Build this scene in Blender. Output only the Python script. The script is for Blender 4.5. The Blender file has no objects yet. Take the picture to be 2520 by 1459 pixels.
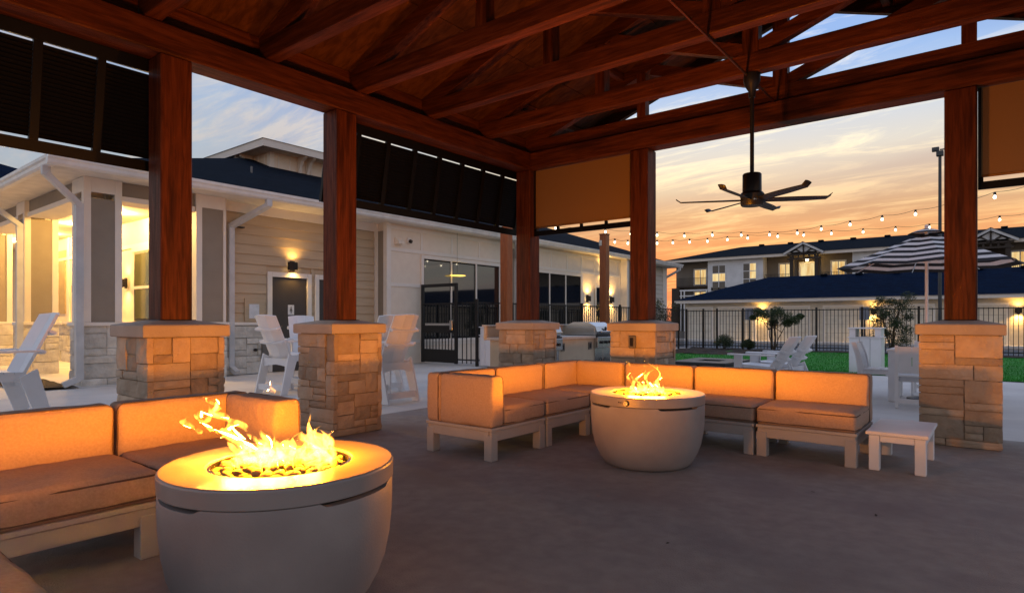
import bpy, math, random
from mathutils import Vector, Matrix, noise as mnoise
R = math.radians
random.seed(7)
S = bpy.context.scene
COL = S.collection

# ---------------------------------------------------------------- camera
F_PX, HY, CAM_H = 1509.0, 788.0, 1.12      # focal length and horizon in a 2520 x 1459 frame
cam = bpy.data.cameras.new('camera')
cam.sensor_width = 36.0
cam.lens = 36.0 * F_PX / 2520.0
cam.shift_y = (HY - 729.5) / 2520.0
cam.clip_start, cam.clip_end = 0.05, 3000
co = bpy.data.objects.new('camera', cam); COL.objects.link(co)
co.location = (0, 0, CAM_H)
co.rotation_euler = (R(90), 0, math.atan2(0.6215, 0.7834))
S.camera = co

# ---------------------------------------------------------------- sky
W = bpy.data.worlds.new('World'); S.world = W; W.use_nodes = True
SUN_AZ = R(18)                              # sunset lies to the left of the far row, measured from +Y towards -X


def node(nt, t, **kw):
    n = nt.nodes.new(t)
    for k, v in kw.items():
        setattr(n, k, v)
    return n


def ramp(nt, stops, interp='LINEAR'):
    n = nt.nodes.new('ShaderNodeValToRGB'); cr = n.color_ramp; cr.interpolation = interp
    while len(cr.elements) < len(stops): cr.elements.new(0.5)
    for e, (p, c) in zip(cr.elements, stops):
        e.position = p; e.color = (c[0], c[1], c[2], 1)
    return n


def build_sky():
    nt = W.node_tree; nt.nodes.clear(); L = nt.links.new
    out = node(nt, 'ShaderNodeOutputWorld')
    tc = node(nt, 'ShaderNodeTexCoord')
    sep = node(nt, 'ShaderNodeSeparateXYZ'); L(tc.outputs['Generated'], sep.inputs[0])
    # elevation 0..1 over the first 40 degrees
    el = node(nt, 'ShaderNodeMapRange'); el.inputs[1].default_value = 0.0; el.inputs[2].default_value = 0.62
    L(sep.outputs[2], el.inputs[0])
    glow = ramp(nt, [(0.00, (0.70, 0.18, 0.15)), (0.08, (0.84, 0.21, 0.12)), (0.14, (0.92, 0.29, 0.11)),
                     (0.20, (0.88, 0.40, 0.16)), (0.26, (0.84, 0.51, 0.25)), (0.32, (0.80, 0.63, 0.43)), (0.40, (0.75, 0.71, 0.64)),
                     (0.48, (0.60, 0.68, 0.80)), (0.57, (0.34, 0.52, 0.86)), (0.75, (0.24, 0.42, 0.86)), (1.0, (0.28, 0.42, 0.76))])
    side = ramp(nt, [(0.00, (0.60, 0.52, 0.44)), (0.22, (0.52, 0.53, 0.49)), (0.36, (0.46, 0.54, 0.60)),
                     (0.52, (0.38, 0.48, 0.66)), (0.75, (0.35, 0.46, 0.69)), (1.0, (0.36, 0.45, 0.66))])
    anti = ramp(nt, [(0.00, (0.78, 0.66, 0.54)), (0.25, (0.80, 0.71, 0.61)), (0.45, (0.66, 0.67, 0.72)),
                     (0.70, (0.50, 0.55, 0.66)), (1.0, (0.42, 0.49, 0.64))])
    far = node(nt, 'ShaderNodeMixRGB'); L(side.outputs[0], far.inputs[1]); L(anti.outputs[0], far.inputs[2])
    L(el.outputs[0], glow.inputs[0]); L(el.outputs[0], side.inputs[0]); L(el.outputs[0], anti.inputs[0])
    # how near the sunset bearing
    dot = node(nt, 'ShaderNodeVectorMath', operation='DOT_PRODUCT')
    dot.inputs[1].default_value = (-math.sin(SUN_AZ), math.cos(SUN_AZ), 0)
    L(tc.outputs['Generated'], dot.inputs[0])
    az = node(nt, 'ShaderNodeMapRange', interpolation_type='SMOOTHSTEP')
    az.inputs[1].default_value = 0.58; az.inputs[2].default_value = 0.94
    L(dot.outputs['Value'], az.inputs[0])
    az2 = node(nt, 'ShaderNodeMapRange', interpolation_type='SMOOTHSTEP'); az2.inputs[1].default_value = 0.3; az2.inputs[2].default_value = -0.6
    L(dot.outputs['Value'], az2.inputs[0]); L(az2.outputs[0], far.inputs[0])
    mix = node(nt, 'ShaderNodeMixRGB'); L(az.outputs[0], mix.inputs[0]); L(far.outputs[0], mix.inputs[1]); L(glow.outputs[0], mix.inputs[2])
    # thin cloud streaks: project the direction on a flat layer
    addz = node(nt, 'ShaderNodeMath', operation='ADD'); addz.inputs[1].default_value = 0.16; L(sep.outputs[2], addz.inputs[0])
    dv = node(nt, 'ShaderNodeVectorMath', operation='DIVIDE')
    cmb = node(nt, 'ShaderNodeCombineXYZ')
    for i in range(3): L(addz.outputs[0], cmb.inputs[i])
    L(tc.outputs['Generated'], dv.inputs[0]); L(cmb.outputs[0], dv.inputs[1])
    mp = node(nt, 'ShaderNodeMapping'); mp.inputs['Rotation'].default_value = (0, 0, R(-22)); mp.inputs['Scale'].default_value = (0.55, 1.9, 0.0)
    L(dv.outputs[0], mp.inputs[0])
    n1 = node(nt, 'ShaderNodeTexNoise'); n1.inputs['Scale'].default_value = 2.9; n1.inputs['Detail'].default_value = 9; n1.inputs['Roughness'].default_value = 0.68; n1.inputs['Distortion'].default_value = 0.55
    L(mp.outputs[0], n1.inputs[0])
    r1 = ramp(nt, [(0.47, (0, 0, 0)), (0.54, (0.42, 0.42, 0.42)), (0.61, (1, 1, 1))])
    L(n1.outputs[0], r1.inputs[0])
    n2 = node(nt, 'ShaderNodeTexNoise'); n2.inputs['Scale'].default_value = 0.9; n2.inputs['Detail'].default_value = 5
    mp2 = node(nt, 'ShaderNodeMapping'); mp2.inputs['Location'].default_value = (3.1, 1.7, 0); mp2.inputs['Scale'].default_value = (0.5, 1.2, 0)
    L(dv.outputs[0], mp2.inputs[0]); L(mp2.outputs[0], n2.inputs[0])
    r2 = ramp(nt, [(0.42, (0, 0, 0)), (0.62, (1, 1, 1))]); L(n2.outputs[0], r2.inputs[0])
    cloud_glow = ramp(nt, [(0.0, (1.0, 0.40, 0.22)), (0.14, (1.15, 0.58, 0.18)), (0.26, (1.15, 0.78, 0.36)), (0.40, (1.06, 0.95, 0.70)), (0.60, (0.95, 0.93, 0.92)), (1.0, (0.8, 0.82, 0.9))])
    cloud_far = ramp(nt, [(0.0, (0.60, 0.50, 0.42)), (0.30, (0.64, 0.60, 0.54)), (0.6, (0.52, 0.55, 0.64)), (1.0, (0.46, 0.50, 0.62))])
    L(el.outputs[0], cloud_glow.inputs[0]); L(el.outputs[0], cloud_far.inputs[0])
    cm = node(nt, 'ShaderNodeMixRGB'); L(az.outputs[0], cm.inputs[0]); L(cloud_far.outputs[0], cm.inputs[1]); L(cloud_glow.outputs[0], cm.inputs[2])
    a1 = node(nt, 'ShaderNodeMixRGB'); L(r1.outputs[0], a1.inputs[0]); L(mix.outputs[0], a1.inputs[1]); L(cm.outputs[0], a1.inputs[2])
    # broad greyish-mauve veil between the streaks
    veil = node(nt, 'ShaderNodeMixRGB', blend_type='MULTIPLY'); veil.inputs[2].default_value = (0.76, 0.72, 0.82, 1)
    L(r2.outputs[0], veil.inputs[0]); L(a1.outputs[0], veil.inputs[1])
    # below the horizon: the same air, dimmer
    dn = node(nt, 'ShaderNodeMapRange'); dn.inputs[1].default_value = -0.15; dn.inputs[2].default_value = 0.0; dn.inputs[3].default_value = 0.25; dn.inputs[4].default_value = 1.0
    L(sep.outputs[2], dn.inputs[0])
    mul = node(nt, 'ShaderNodeVectorMath', operation='SCALE'); L(veil.outputs[0], mul.inputs[0]); L(dn.outputs[0], mul.inputs['Scale'])
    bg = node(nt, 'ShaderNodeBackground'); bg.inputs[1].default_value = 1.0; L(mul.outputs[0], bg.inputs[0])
    sky = node(nt, 'ShaderNodeTexSky', sky_type='NISHITA'); sky.sun_disc = False
    sky.sun_elevation = R(1.5); sky.sun_rotation = -SUN_AZ
    bg2 = node(nt, 'ShaderNodeBackground'); bg2.inputs[1].default_value = 0.018; L(sky.outputs[0], bg2.inputs[0])
    add = node(nt, 'ShaderNodeAddShader'); L(bg.outputs[0], add.inputs[0]); L(bg2.outputs[0], add.inputs[1])
    L(add.outputs[0], out.inputs[0])


build_sky()
sun = bpy.data.lights.new('sun', 'SUN'); sun.energy = 0.12; sun.angle = R(12); sun.color = (1, 0.62, 0.36)
so = bpy.data.objects.new('sun', sun); COL.objects.link(so)
so.rotation_euler = (R(90 - 3), 0, SUN_AZ + R(180))   # low light from the sunset
S.view_settings.view_transform = 'Standard'; S.view_settings.look = 'None'
S.view_settings.exposure = 0.0; S.view_settings.gamma = 1.0; S.view_settings.use_curve_mapping = False
S.cycles.use_denoising = True
S.cycles.max_bounces = 8; S.cycles.diffuse_bounces = 4; S.cycles.glossy_bounces = 3
S.cycles.transparent_max_bounces = 24; S.cycles.sample_clamp_indirect = 4.0
S.cycles.caustics_reflective = False; S.cycles.caustics_refractive = False

# ---------------------------------------------------------------- materials
M = {}


def pm(name, c1, c2=None, scale=6.0, rough=0.6, bump=0.0, bscale=40.0, stretch=(1, 1, 1), rand=0.0, metal=0.0,
       spec=0.5, detail=4.0, dist=0.0, lo=0.35, hi=0.65, c3=None, s3=2.0, rough_var=0.0):
    """principled material, colour mixed from two tones by noise on object space, per-object tone shift, bump"""
    m = bpy.data.materials.new(name); m.use_nodes = True; nt = m.node_tree; L = nt.links.new
    b = nt.nodes['Principled BSDF']; b.inputs['Roughness'].default_value = rough
    b.inputs['Metallic'].default_value = metal; b.inputs['Specular IOR Level'].default_value = spec
    tc = node(nt, 'ShaderNodeTexCoord'); oi = node(nt, 'ShaderNodeObjectInfo')
    off = node(nt, 'ShaderNodeVectorMath', operation='SCALE'); off.inputs[0].default_value = (37, 91, 53); L(oi.outputs['Random'], off.inputs['Scale'])
    ad = node(nt, 'ShaderNodeVectorMath', operation='ADD'); L(tc.outputs['Object'], ad.inputs[0]); L(off.outputs[0], ad.inputs[1])
    mp = node(nt, 'ShaderNodeMapping'); mp.inputs['Scale'].default_value = stretch; L(ad.outputs[0], mp.inputs[0])
    if c2 is None: c2 = tuple(v * 0.85 for v in c1)
    n = node(nt, 'ShaderNodeTexNoise'); n.inputs['Scale'].default_value = scale; n.inputs['Detail'].default_value = detail; n.inputs['Distortion'].default_value = dist
    L(mp.outputs[0], n.inputs[0])
    r = ramp(nt, [(lo, c1), (hi, c2)]); L(n.outputs[0], r.inputs[0])
    col = r.outputs[0]
    if c3 is not None:
        n3 = node(nt, 'ShaderNodeTexNoise'); n3.inputs['Scale'].default_value = s3; n3.inputs['Detail'].default_value = 6
        L(mp.outputs[0], n3.inputs[0])
        r3 = ramp(nt, [(0.5, (0, 0, 0)), (0.72, (1, 1, 1))]); L(n3.outputs[0], r3.inputs[0])
        mx = node(nt, 'ShaderNodeMixRGB'); L(r3.outputs[0], mx.inputs[0]); L(col, mx.inputs[1]); mx.inputs[2].default_value = (*c3, 1); col = mx.outputs[0]
    if rand:
        mr = node(nt, 'ShaderNodeMapRange'); mr.inputs[3].default_value = 1 - rand; mr.inputs[4].default_value = 1 + rand; L(oi.outputs['Random'], mr.inputs[0])
        sc = node(nt, 'ShaderNodeVectorMath', operation='SCALE'); L(col, sc.inputs[0]); L(mr.outputs[0], sc.inputs['Scale']); col = sc.outputs[0]
    L(col, b.inputs['Base Color'])
    if rough_var:
        rv = node(nt, 'ShaderNodeMapRange'); rv.inputs[3].default_value = rough - rough_var; rv.inputs[4].default_value = min(1, rough + rough_var); L(n.outputs[0], rv.inputs[0]); L(rv.outputs[0], b.inputs['Roughness'])
    if bump:
        nb = node(nt, 'ShaderNodeTexNoise'); nb.inputs['Scale'].default_value = bscale; nb.inputs['Detail'].default_value = 5
        L(mp.outputs[0], nb.inputs[0])
        bp = node(nt, 'ShaderNodeBump'); bp.inputs['Strength'].default_value = bump; bp.inputs['Distance'].default_value = 0.02
        L(nb.outputs[0], bp.inputs['Height']); L(bp.outputs[0], b.inputs['Normal'])
    M[name] = m
    return m


def em(name, c, s):
    m = bpy.data.materials.new(name); m.use_nodes = True; nt = m.node_tree; nt.nodes.clear()
    e = node(nt, 'ShaderNodeEmission'); e.inputs[0].default_value = (*c, 1); e.inputs[1].default_value = s
    o = node(nt, 'ShaderNodeOutputMaterial'); nt.links.new(e.outputs[0], o.inputs[0]); M[name] = m
    return m


# stained timber, grain along each of the three axes
WD1, WD2, WD3 = (0.125, 0.034, 0.0105), (0.060, 0.0145, 0.0045), (0.026, 0.007, 0.003)
for ax, st in (('x', (0.7, 9, 9)), ('y', (9, 0.7, 9)), ('z', (9, 9, 0.7))):
    pm('timber_' + ax, WD1, WD2, 4.5, 0.5, 0.25, 26, st, 0.12, detail=7, dist=0.6, c3=WD3, s3=1.6, spec=0.15, rough_var=0.12)
pm('deck_wood', (0.10, 0.036, 0.012), (0.05, 0.0165, 0.006), 3.0, 0.55, 0.2, 20, (0.8, 6, 6), 0.1, detail=6, dist=0.5, spec=0.1)
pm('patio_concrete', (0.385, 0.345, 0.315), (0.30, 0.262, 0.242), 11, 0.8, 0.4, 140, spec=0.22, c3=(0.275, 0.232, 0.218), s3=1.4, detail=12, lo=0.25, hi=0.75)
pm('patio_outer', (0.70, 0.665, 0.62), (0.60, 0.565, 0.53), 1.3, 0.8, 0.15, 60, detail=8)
pm('ground_soil', (0.16, 0.13, 0.10), (0.11, 0.09, 0.07), 0.6, 0.95, 0.3, 10)
pm('asphalt', (0.12, 0.13, 0.14), (0.09, 0.10, 0.11), 2.0, 0.85, 0.2, 60)
pm('mulch', (0.060, 0.040, 0.026), (0.022, 0.015, 0.010), 14, 0.95, 0.9, 30)
pm('turf', (0.030, 0.30, 0.018), (0.022, 0.21, 0.013), 1.2, 0.85, 0.5, 90, c3=(0.018, 0.16, 0.011), s3=4)
pm('limestone', (0.50, 0.39, 0.285), (0.39, 0.29, 0.205), 7, 0.88, 0.75, 22, rand=0.26, detail=7, c3=(0.42, 0.36, 0.29), s3=3)
pm('mortar', (0.36, 0.285, 0.21), None, 20, 0.95, 0.4, 60)
pm('cap_stone', (0.46, 0.385, 0.32), (0.39, 0.32, 0.26), 4, 0.8, 0.2, 60)
pm('pale_stone', (0.70, 0.65, 0.57), (0.54, 0.49, 0.42), 6, 0.88, 0.7, 20, rand=0.16, detail=7)
pm('pale_mortar', (0.50, 0.46, 0.40), None, 20, 0.95, 0.4, 60)
pm('fabric', (0.45, 0.325, 0.25), (0.39, 0.275, 0.21), 90, 0.92, 0.45, 14, spec=0.12, detail=9)
pm('piping', (0.15, 0.10, 0.075), None, 200, 0.9, spec=0.1)
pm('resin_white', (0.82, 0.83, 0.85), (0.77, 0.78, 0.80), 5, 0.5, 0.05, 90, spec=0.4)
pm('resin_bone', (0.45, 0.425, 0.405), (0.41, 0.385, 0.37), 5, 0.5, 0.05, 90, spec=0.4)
pm('cast_concrete', (0.36, 0.318, 0.30), (0.315, 0.275, 0.262), 3, 0.62, 0.10, 120, spec=0.4, detail=8, c3=(0.28, 0.242, 0.23), s3=1.5)
pm('cast_top', (0.35, 0.31, 0.29), (0.31, 0.272, 0.255), 3, 0.30, 0.04, 120, spec=0.5)
pm('pebble', (0.52, 0.40, 0.25), (0.30, 0.20, 0.12), 26, 0.65, 0.8, 60, rand=0.35, detail=6)
pm('black_metal', (0.010, 0.010, 0.011), None, 8, 0.45, 0.03, 60)
pm('black_shutter', (0.0035, 0.0033, 0.003), None, 8, 0.45, 0.03, 60, spec=0.2)
pm('bronze', (0.030, 0.024, 0.020), (0.02, 0.016, 0.013), 20, 0.42, 0.05, 60, metal=0.5)
pm('steel', (0.62, 0.62, 0.62), (0.55, 0.55, 0.55), 4, 0.22, 0.02, 90, (1, 30, 1), metal=1.0)
pm('screen_cloth', (0.25, 0.15, 0.07), (0.225, 0.135, 0.062), 300, 0.9, 0.15, 400, spec=0.1)
pm('siding', (0.53, 0.41, 0.27), (0.49, 0.375, 0.245), 3, 0.65, 0.12, 30, (1, 0.6, 8), 0.03)
pm('taupe_panel', (0.29, 0.245, 0.19), (0.27, 0.225, 0.175), 4, 0.7, 0.06, 70)
pm('amber_panel', (0.40, 0.30, 0.17), None, 4, 0.7, 0.06, 70)
pm('trim', (0.82, 0.755, 0.665), (0.78, 0.715, 0.63), 4, 0.55, 0.04, 60)
pm('white_panel', (0.82, 0.715, 0.58), (0.78, 0.675, 0.545), 5, 0.65, 0.10, 60)
pm('soffit', (0.78, 0.72, 0.63), None, 4, 0.7, 0.04, 60)
pm('gutter', (0.78, 0.76, 0.73), None, 4, 0.35, 0.02, 60)
pm('downspout', (0.60, 0.60, 0.60), None, 4, 0.4, 0.02, 60)
pm('shingles', (0.008, 0.014, 0.024), (0.005, 0.009, 0.016), 22, 0.9, 0.7, 60, detail=6, spec=0.05)
pm('blue_shingles', (0.002, 0.013, 0.042), (0.0012, 0.0085, 0.030), 22, 0.9, 0.7, 60, detail=6, spec=0.05)
pm('door_brown', (0.055, 0.044, 0.036), (0.047, 0.037, 0.03), 4, 0.5, 0.05, 60)
pm('garage_wall', (0.66, 0.58, 0.45), None, 3, 0.7, 0.1, 30)
pm('garage_door', (0.74, 0.67, 0.54), None, 3, 0.65, 0.06, 30)
pm('far_white', (0.78, 0.80, 0.82), None, 1, 0.7)
pm('far_taupe', (0.21, 0.185, 0.155), None, 1, 0.7)
pm('far_dark', (0.045, 0.032, 0.024), None, 1, 0.7)
pm('dark_room', (0.010, 0.009, 0.008), None, 3, 0.8)
pm('counter_stucco', (0.62, 0.51, 0.37), (0.57, 0.465, 0.335), 9, 0.85, 0.3, 90)
pm('counter_top', (0.58, 0.53, 0.46), None, 30, 0.5, 0.05, 60)
pm('canopy_dark', (0.010, 0.009, 0.010), None, 60, 0.9)
pm('canopy_pale', (0.84, 0.82, 0.80), None, 60, 0.9)
pm('leaf', (0.050, 0.085, 0.026), (0.028, 0.050, 0.016), 9, 0.6, rand=0.2)
pm('bark', (0.10, 0.075, 0.055), (0.06, 0.045, 0.03), 20, 0.9, 0.6, 40)
pm('rubber', (0.02, 0.02, 0.02), None, 9, 0.8)
pm('sign_paper', (0.72, 0.74, 0.76), None, 9, 0.7)
pm('grey_box', (0.16, 0.145, 0.125), None, 9, 0.6)
pm('timber_post', (0.36, 0.105, 0.026), (0.23, 0.062, 0.016), 4.5, 0.5, 0.25, 26, (9, 9, 0.7), 0.1, detail=7, dist=0.6, rough_var=0.1)
gl = pm('glass', (0.012, 0.013, 0.014), None, 3, 0.03, spec=1.0)
gl.node_tree.nodes['Principled BSDF'].inputs['IOR'].default_value = 1.75
em('lamp_glow', (1, 0.72, 0.32), 22); em('bulb_glow', (1, 0.86, 0.60), 9); em('downlight_glow', (1, 0.83, 0.52), 14)
em('pendant_glow', (1, 0.62, 0.12), 2.2)


def shingle_courses(name):
    """rows of staggered tabs: tone and relief added to a roof material"""
    nt = M[name].node_tree; L = nt.links.new; b = nt.nodes['Principled BSDF']
    tc = node(nt, 'ShaderNodeTexCoord'); sp = node(nt, 'ShaderNodeSeparateXYZ'); L(tc.outputs['Object'], sp.inputs[0])
    ad = node(nt, 'ShaderNodeMath', operation='ADD'); L(sp.outputs[0], ad.inputs[0]); L(sp.outputs[1], ad.inputs[1])
    cb_ = node(nt, 'ShaderNodeCombineXYZ'); L(ad.outputs[0], cb_.inputs[0]); L(sp.outputs[2], cb_.inputs[1])
    br = node(nt, 'ShaderNodeTexBrick'); br.inputs['Scale'].default_value = 1.0; br.inputs['Brick Width'].default_value = 0.30; br.inputs['Row Height'].default_value = 0.052
    br.inputs['Mortar Size'].default_value = 0.004; br.inputs['Color1'].default_value = (1.25, 1.25, 1.25, 1); br.inputs['Color2'].default_value = (0.7, 0.7, 0.7, 1); br.inputs['Mortar'].default_value = (0.3, 0.3, 0.3, 1)
    L(cb_.outputs[0], br.inputs['Vector'])
    src = b.inputs['Base Color'].links[0].from_socket
    mu = node(nt, 'ShaderNodeMixRGB', blend_type='MULTIPLY'); mu.inputs[0].default_value = 1.0; L(src, mu.inputs[1]); L(br.outputs['Color'], mu.inputs[2]); L(mu.outputs[0], b.inputs['Base Color'])


for nm in ('shingles', 'blue_shingles'): shingle_courses(nm)


def window_glow():
    """lit room seen through curtains: warm light with soft vertical folds"""
    m = bpy.data.materials.new('window_glow'); m.use_nodes = True; nt = m.node_tree; nt.nodes.clear(); L = nt.links.new
    tc = node(nt, 'ShaderNodeTexCoord'); mp = node(nt, 'ShaderNodeMapping'); mp.inputs['Scale'].default_value = (1.6, 1.6, 0.25)
    n = node(nt, 'ShaderNodeTexNoise'); n.inputs['Scale'].default_value = 1.5
    L(tc.outputs['Object'], mp.inputs[0]); L(mp.outputs[0], n.inputs[0])
    r = ramp(nt, [(0.35, (0.75, 0.42, 0.13)), (0.62, (1.0, 0.78, 0.38))]); L(n.outputs[0], r.inputs[0])
    e = node(nt, 'ShaderNodeEmission'); e.inputs[1].default_value = 0.95; L(r.outputs[0], e.inputs[0])
    o = node(nt, 'ShaderNodeOutputMaterial'); L(e.outputs[0], o.inputs[0]); M['window_glow'] = m


window_glow()


def flame_mat():
    m = bpy.data.materials.new('flame'); m.use_nodes = True; nt = m.node_tree; nt.nodes.clear()
    e = node(nt, 'ShaderNodeEmission'); e.inputs[0].default_value = (1.0, 0.37, 0.04, 1); e.inputs[1].default_value = 190
    o = node(nt, 'ShaderNodeOutputMaterial'); tc = node(nt, 'ShaderNodeTexCoord'); mp = node(nt, 'ShaderNodeMapping'); mp.inputs['Scale'].default_value = (30, 30, 13)
    n = node(nt, 'ShaderNodeTexNoise'); n.inputs['Scale'].default_value = 1.0; n.inputs['Detail'].default_value = 2; n.inputs['Distortion'].default_value = 0.8
    r = node(nt, 'ShaderNodeMapRange'); r.inputs[1].default_value = 0.38; r.inputs[2].default_value = 0.62; r.inputs[3].default_value = 4; r.inputs[4].default_value = 280
    L = nt.links.new; L(tc.outputs['Object'], mp.inputs[0]); L(mp.outputs[0], n.inputs[0]); L(n.outputs[0], r.inputs[0]); L(r.outputs[0], e.inputs[1])
    L(e.outputs[0], o.inputs['Volume']); M['flame'] = m


flame_mat()


# ---------------------------------------------------------------- mesh helpers
class MB:
    def __init__(s): s.v = []; s.f = []
    def add(s, vs, fs):
        o = len(s.v); s.v += [tuple(p) for p in vs]; s.f += [tuple(i + o for i in q) for q in fs]; return s
    def box(s, x0, x1, y0, y1, z0, z1):
        return s.add([(x0, y0, z0), (x1, y0, z0), (x1, y1, z0), (x0, y1, z0), (x0, y0, z1), (x1, y0, z1), (x1, y1, z1), (x0, y1, z1)],
                     [(0, 3, 2, 1), (4, 5, 6, 7), (0, 1, 5, 4), (1, 2, 6, 5), (2, 3, 7, 6), (3, 0, 4, 7)])
    def cbox(s, x0, x1, y0, y1, z0, z1, c=0.006):
        """box with chamfered edges"""
        lo, hi = (x0, y0, z0), (x1, y1, z1); c = min(c, 0.45 * min(hi[i] - lo[i] for i in range(3)))
        idx = {}; vs = []
        for a in range(3):
            for sx in (0, 1):
                for sy in (0, 1):
                    for sz in (0, 1):
                        sg = (sx, sy, sz); p = []
                        for k in range(3):
                            e = hi[k] if sg[k] else lo[k]
                            p.append(e if k == a else (e - c if sg[k] else e + c))
                        idx[(a, sg)] = len(vs); vs.append(p)
        fs = []
        def quad(a, sd):
            b, d = [k for k in range(3) if k != a]; q = []
            for u, w in ((0, 0), (1, 0), (1, 1), (0, 1)):
                g = [0, 0, 0]; g[a] = sd; g[b] = u; g[d] = w; q.append(idx[(a, tuple(g))])
            return q
        for a in range(3):
            for sd in (0, 1): fs.append(quad(a, sd))
        for a in range(3):
            b = (a + 1) % 3; d = 3 - a - b
            for sa in (0, 1):
                for sb in (0, 1):
                    g0 = [0, 0, 0]; g0[a] = sa; g0[b] = sb; g1 = list(g0); g1[d] = 1
                    fs.append([idx[(a, tuple(g0))], idx[(a, tuple(g1))], idx[(b, tuple(g1))], idx[(b, tuple(g0))]])
        for sx in (0, 1):
            for sy in (0, 1):
                for sz in (0, 1): fs.append([idx[(a, (sx, sy, sz))] for a in range(3)])
        cx = Vector([(lo[k] + hi[k]) / 2 for k in range(3)]); out = []
        for q in fs:
            P = [Vector(vs[i]) for i in q]; n = (P[1] - P[0]).cross(P[2] - P[0])
            out.append(q if n.dot(sum(P, Vector()) / len(P) - cx) > 0 else q[::-1])
        return s.add(vs, out)
    def obox(s, c, ax, ay, az):
        """box from centre and three half-extent vectors"""
        c, ax, ay, az = map(Vector, (c, ax, ay, az))
        vs = [c + ax * i + ay * j + az * k for k in (-1, 1) for i, j in ((-1, -1), (1, -1), (1, 1), (-1, 1))]
        fs = [(0, 3, 2, 1), (4, 5, 6, 7), (0, 1, 5, 4), (1, 2, 6, 5), (2, 3, 7, 6), (3, 0, 4, 7)]
        if ax.cross(ay).dot(az) < 0: fs = [q[::-1] for q in fs]
        return s.add(vs, fs)
    def bar(s, p0, p1, w, t, side=(0, 1, 0)):
        """beam of section w (along side) x t between two points"""
        p0, p1, side = Vector(p0), Vector(p1), Vector(side); d = p1 - p0
        up = d.cross(side).normalized(); sd = up.cross(d).normalized()
        return s.obox((p0 + p1) / 2, d / 2, sd * w / 2, up * t / 2)
    def prism(s, poly, axis, a0, a1):
        """extrude a 2-D polygon along an axis; the polygon uses the two other axes in order"""
        def P(u, w, a):
            return {'x': (a, u, w), 'y': (u, a, w), 'z': (u, w, a)}[axis]
        n = len(poly); vs = [P(u, w, a0) for u, w in poly] + [P(u, w, a1) for u, w in poly]
        fs = [tuple(range(n))[::-1], tuple(range(n, 2 * n))] + [(i, (i + 1) % n, n + (i + 1) % n, n + i) for i in range(n)]
        ar = sum(poly[i][0] * poly[(i + 1) % n][1] - poly[(i + 1) % n][0] * poly[i][1] for i in range(n))
        flip = (ar < 0) ^ (axis == 'y') ^ (a1 < a0)
        if flip: fs = [q[::-1] for q in fs]
        return s.add(vs, fs)
    def tube(s, pts, r, n=8, cap=True):
        pts = [Vector(p) for p in pts]; o = len(s.v); up = Vector((0, 0, 1)); rr = r if isinstance(r, (list, tuple)) else [r] * len(pts)
        for i, p in enumerate(pts):
            d = (pts[min(i + 1, len(pts) - 1)] - pts[max(i - 1, 0)]).normalized()
            a = d.cross(up if abs(d.z) < 0.95 else Vector((0, 1, 0))).normalized(); b = d.cross(a)
            for k in range(n):
                t = 2 * math.pi * k / n; s.v.append(tuple(p + (a * math.cos(t) + b * math.sin(t)) * rr[i]))
        for i in range(len(pts) - 1):
            for k in range(n):
                s.f.append((o + i * n + k, o + i * n + (k + 1) % n, o + (i + 1) * n + (k + 1) % n, o + (i + 1) * n + k))
        if cap:
            s.f.append(tuple(o + k for k in range(n))[::-1]); e = o + (len(pts) - 1) * n; s.f.append(tuple(e + k for k in range(n)))
        return s
    def lathe(s, prof, n=48, c=(0, 0)):
        """revolve (r, z) profile round the vertical through c; z may be a function of the angle"""
        o = len(s.v); m = len(prof)
        for k in range(n):
            t = 2 * math.pi * k / n
            for r, z in prof:
                zz = z(t) if callable(z) else z
                s.v.append((c[0] + r * math.cos(t), c[1] + r * math.sin(t), zz))
        for k in range(n):
            for j in range(m - 1):
                a = o + k * m + j; b = o + ((k + 1) % n) * m + j; s.f.append((a, b, b + 1, a + 1))
        return s
    def mesh(s, name, mat=None, smooth=False):
        me = bpy.data.meshes.new(name); me.from_pydata(s.v, [], s.f)
        if mat: me.materials.append(M[mat])
        if smooth: me.polygons.foreach_set('use_smooth', [True] * len(me.polygons))
        me.update(); return me
    def build(s, name, mat, parent=None, smooth=False, world=None, angle=None):
        me = s.mesh(name, mat, smooth)
        if angle is not None: me.set_sharp_from_angle(angle=R(angle))
        return link(name, me, parent, world=world)


def link(name, me, parent=None, loc=(0, 0, 0), rot=None, world=None):
    o = bpy.data.objects.new(name, me); COL.objects.link(o)
    if parent is not None: o.parent = parent
    o.location = loc
    if world is not None: o.location = tuple(-v for v in world.location)      # mesh in world coordinates under a root that is not at the origin
    if rot is not None: o.rotation_euler = rot
    return o


def tag(o, label, cat, group=None):
    o['label'] = label; o['category'] = cat
    if group: o['group'] = group
    return o


def thing(name, label, cat, loc=(0, 0, 0), rz=0.0, group=None):
    o = bpy.data.objects.new(name, None); COL.objects.link(o); o.empty_display_size = 0.2
    o.location = loc; o.rotation_euler = (0, 0, rz)
    return tag(o, label, cat, group)


def kind(o, k): o['kind'] = k; return o


def copy_tree(o, parent=None):
    c = o.copy(); COL.objects.link(c); c.parent = parent
    for ch in o.children: copy_tree(ch, c)
    return c


def dup(o, label, loc, rz=None):
    c = copy_tree(o); c['label'] = label; c.location = loc
    if rz is not None: c.rotation_euler = (0, 0, rz)
    return c


def lamp(name, parent, loc, power, color, radius=0.05, spot=None, rot=None):
    d = bpy.data.lights.new(name, 'SPOT' if spot else 'POINT'); d.energy = power; d.color = color; d.shadow_soft_size = radius
    if spot: d.spot_size = R(spot); d.spot_blend = 1.0
    o = link(name, d, parent, loc)
    if rot: o.rotation_euler = rot
    return o


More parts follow.
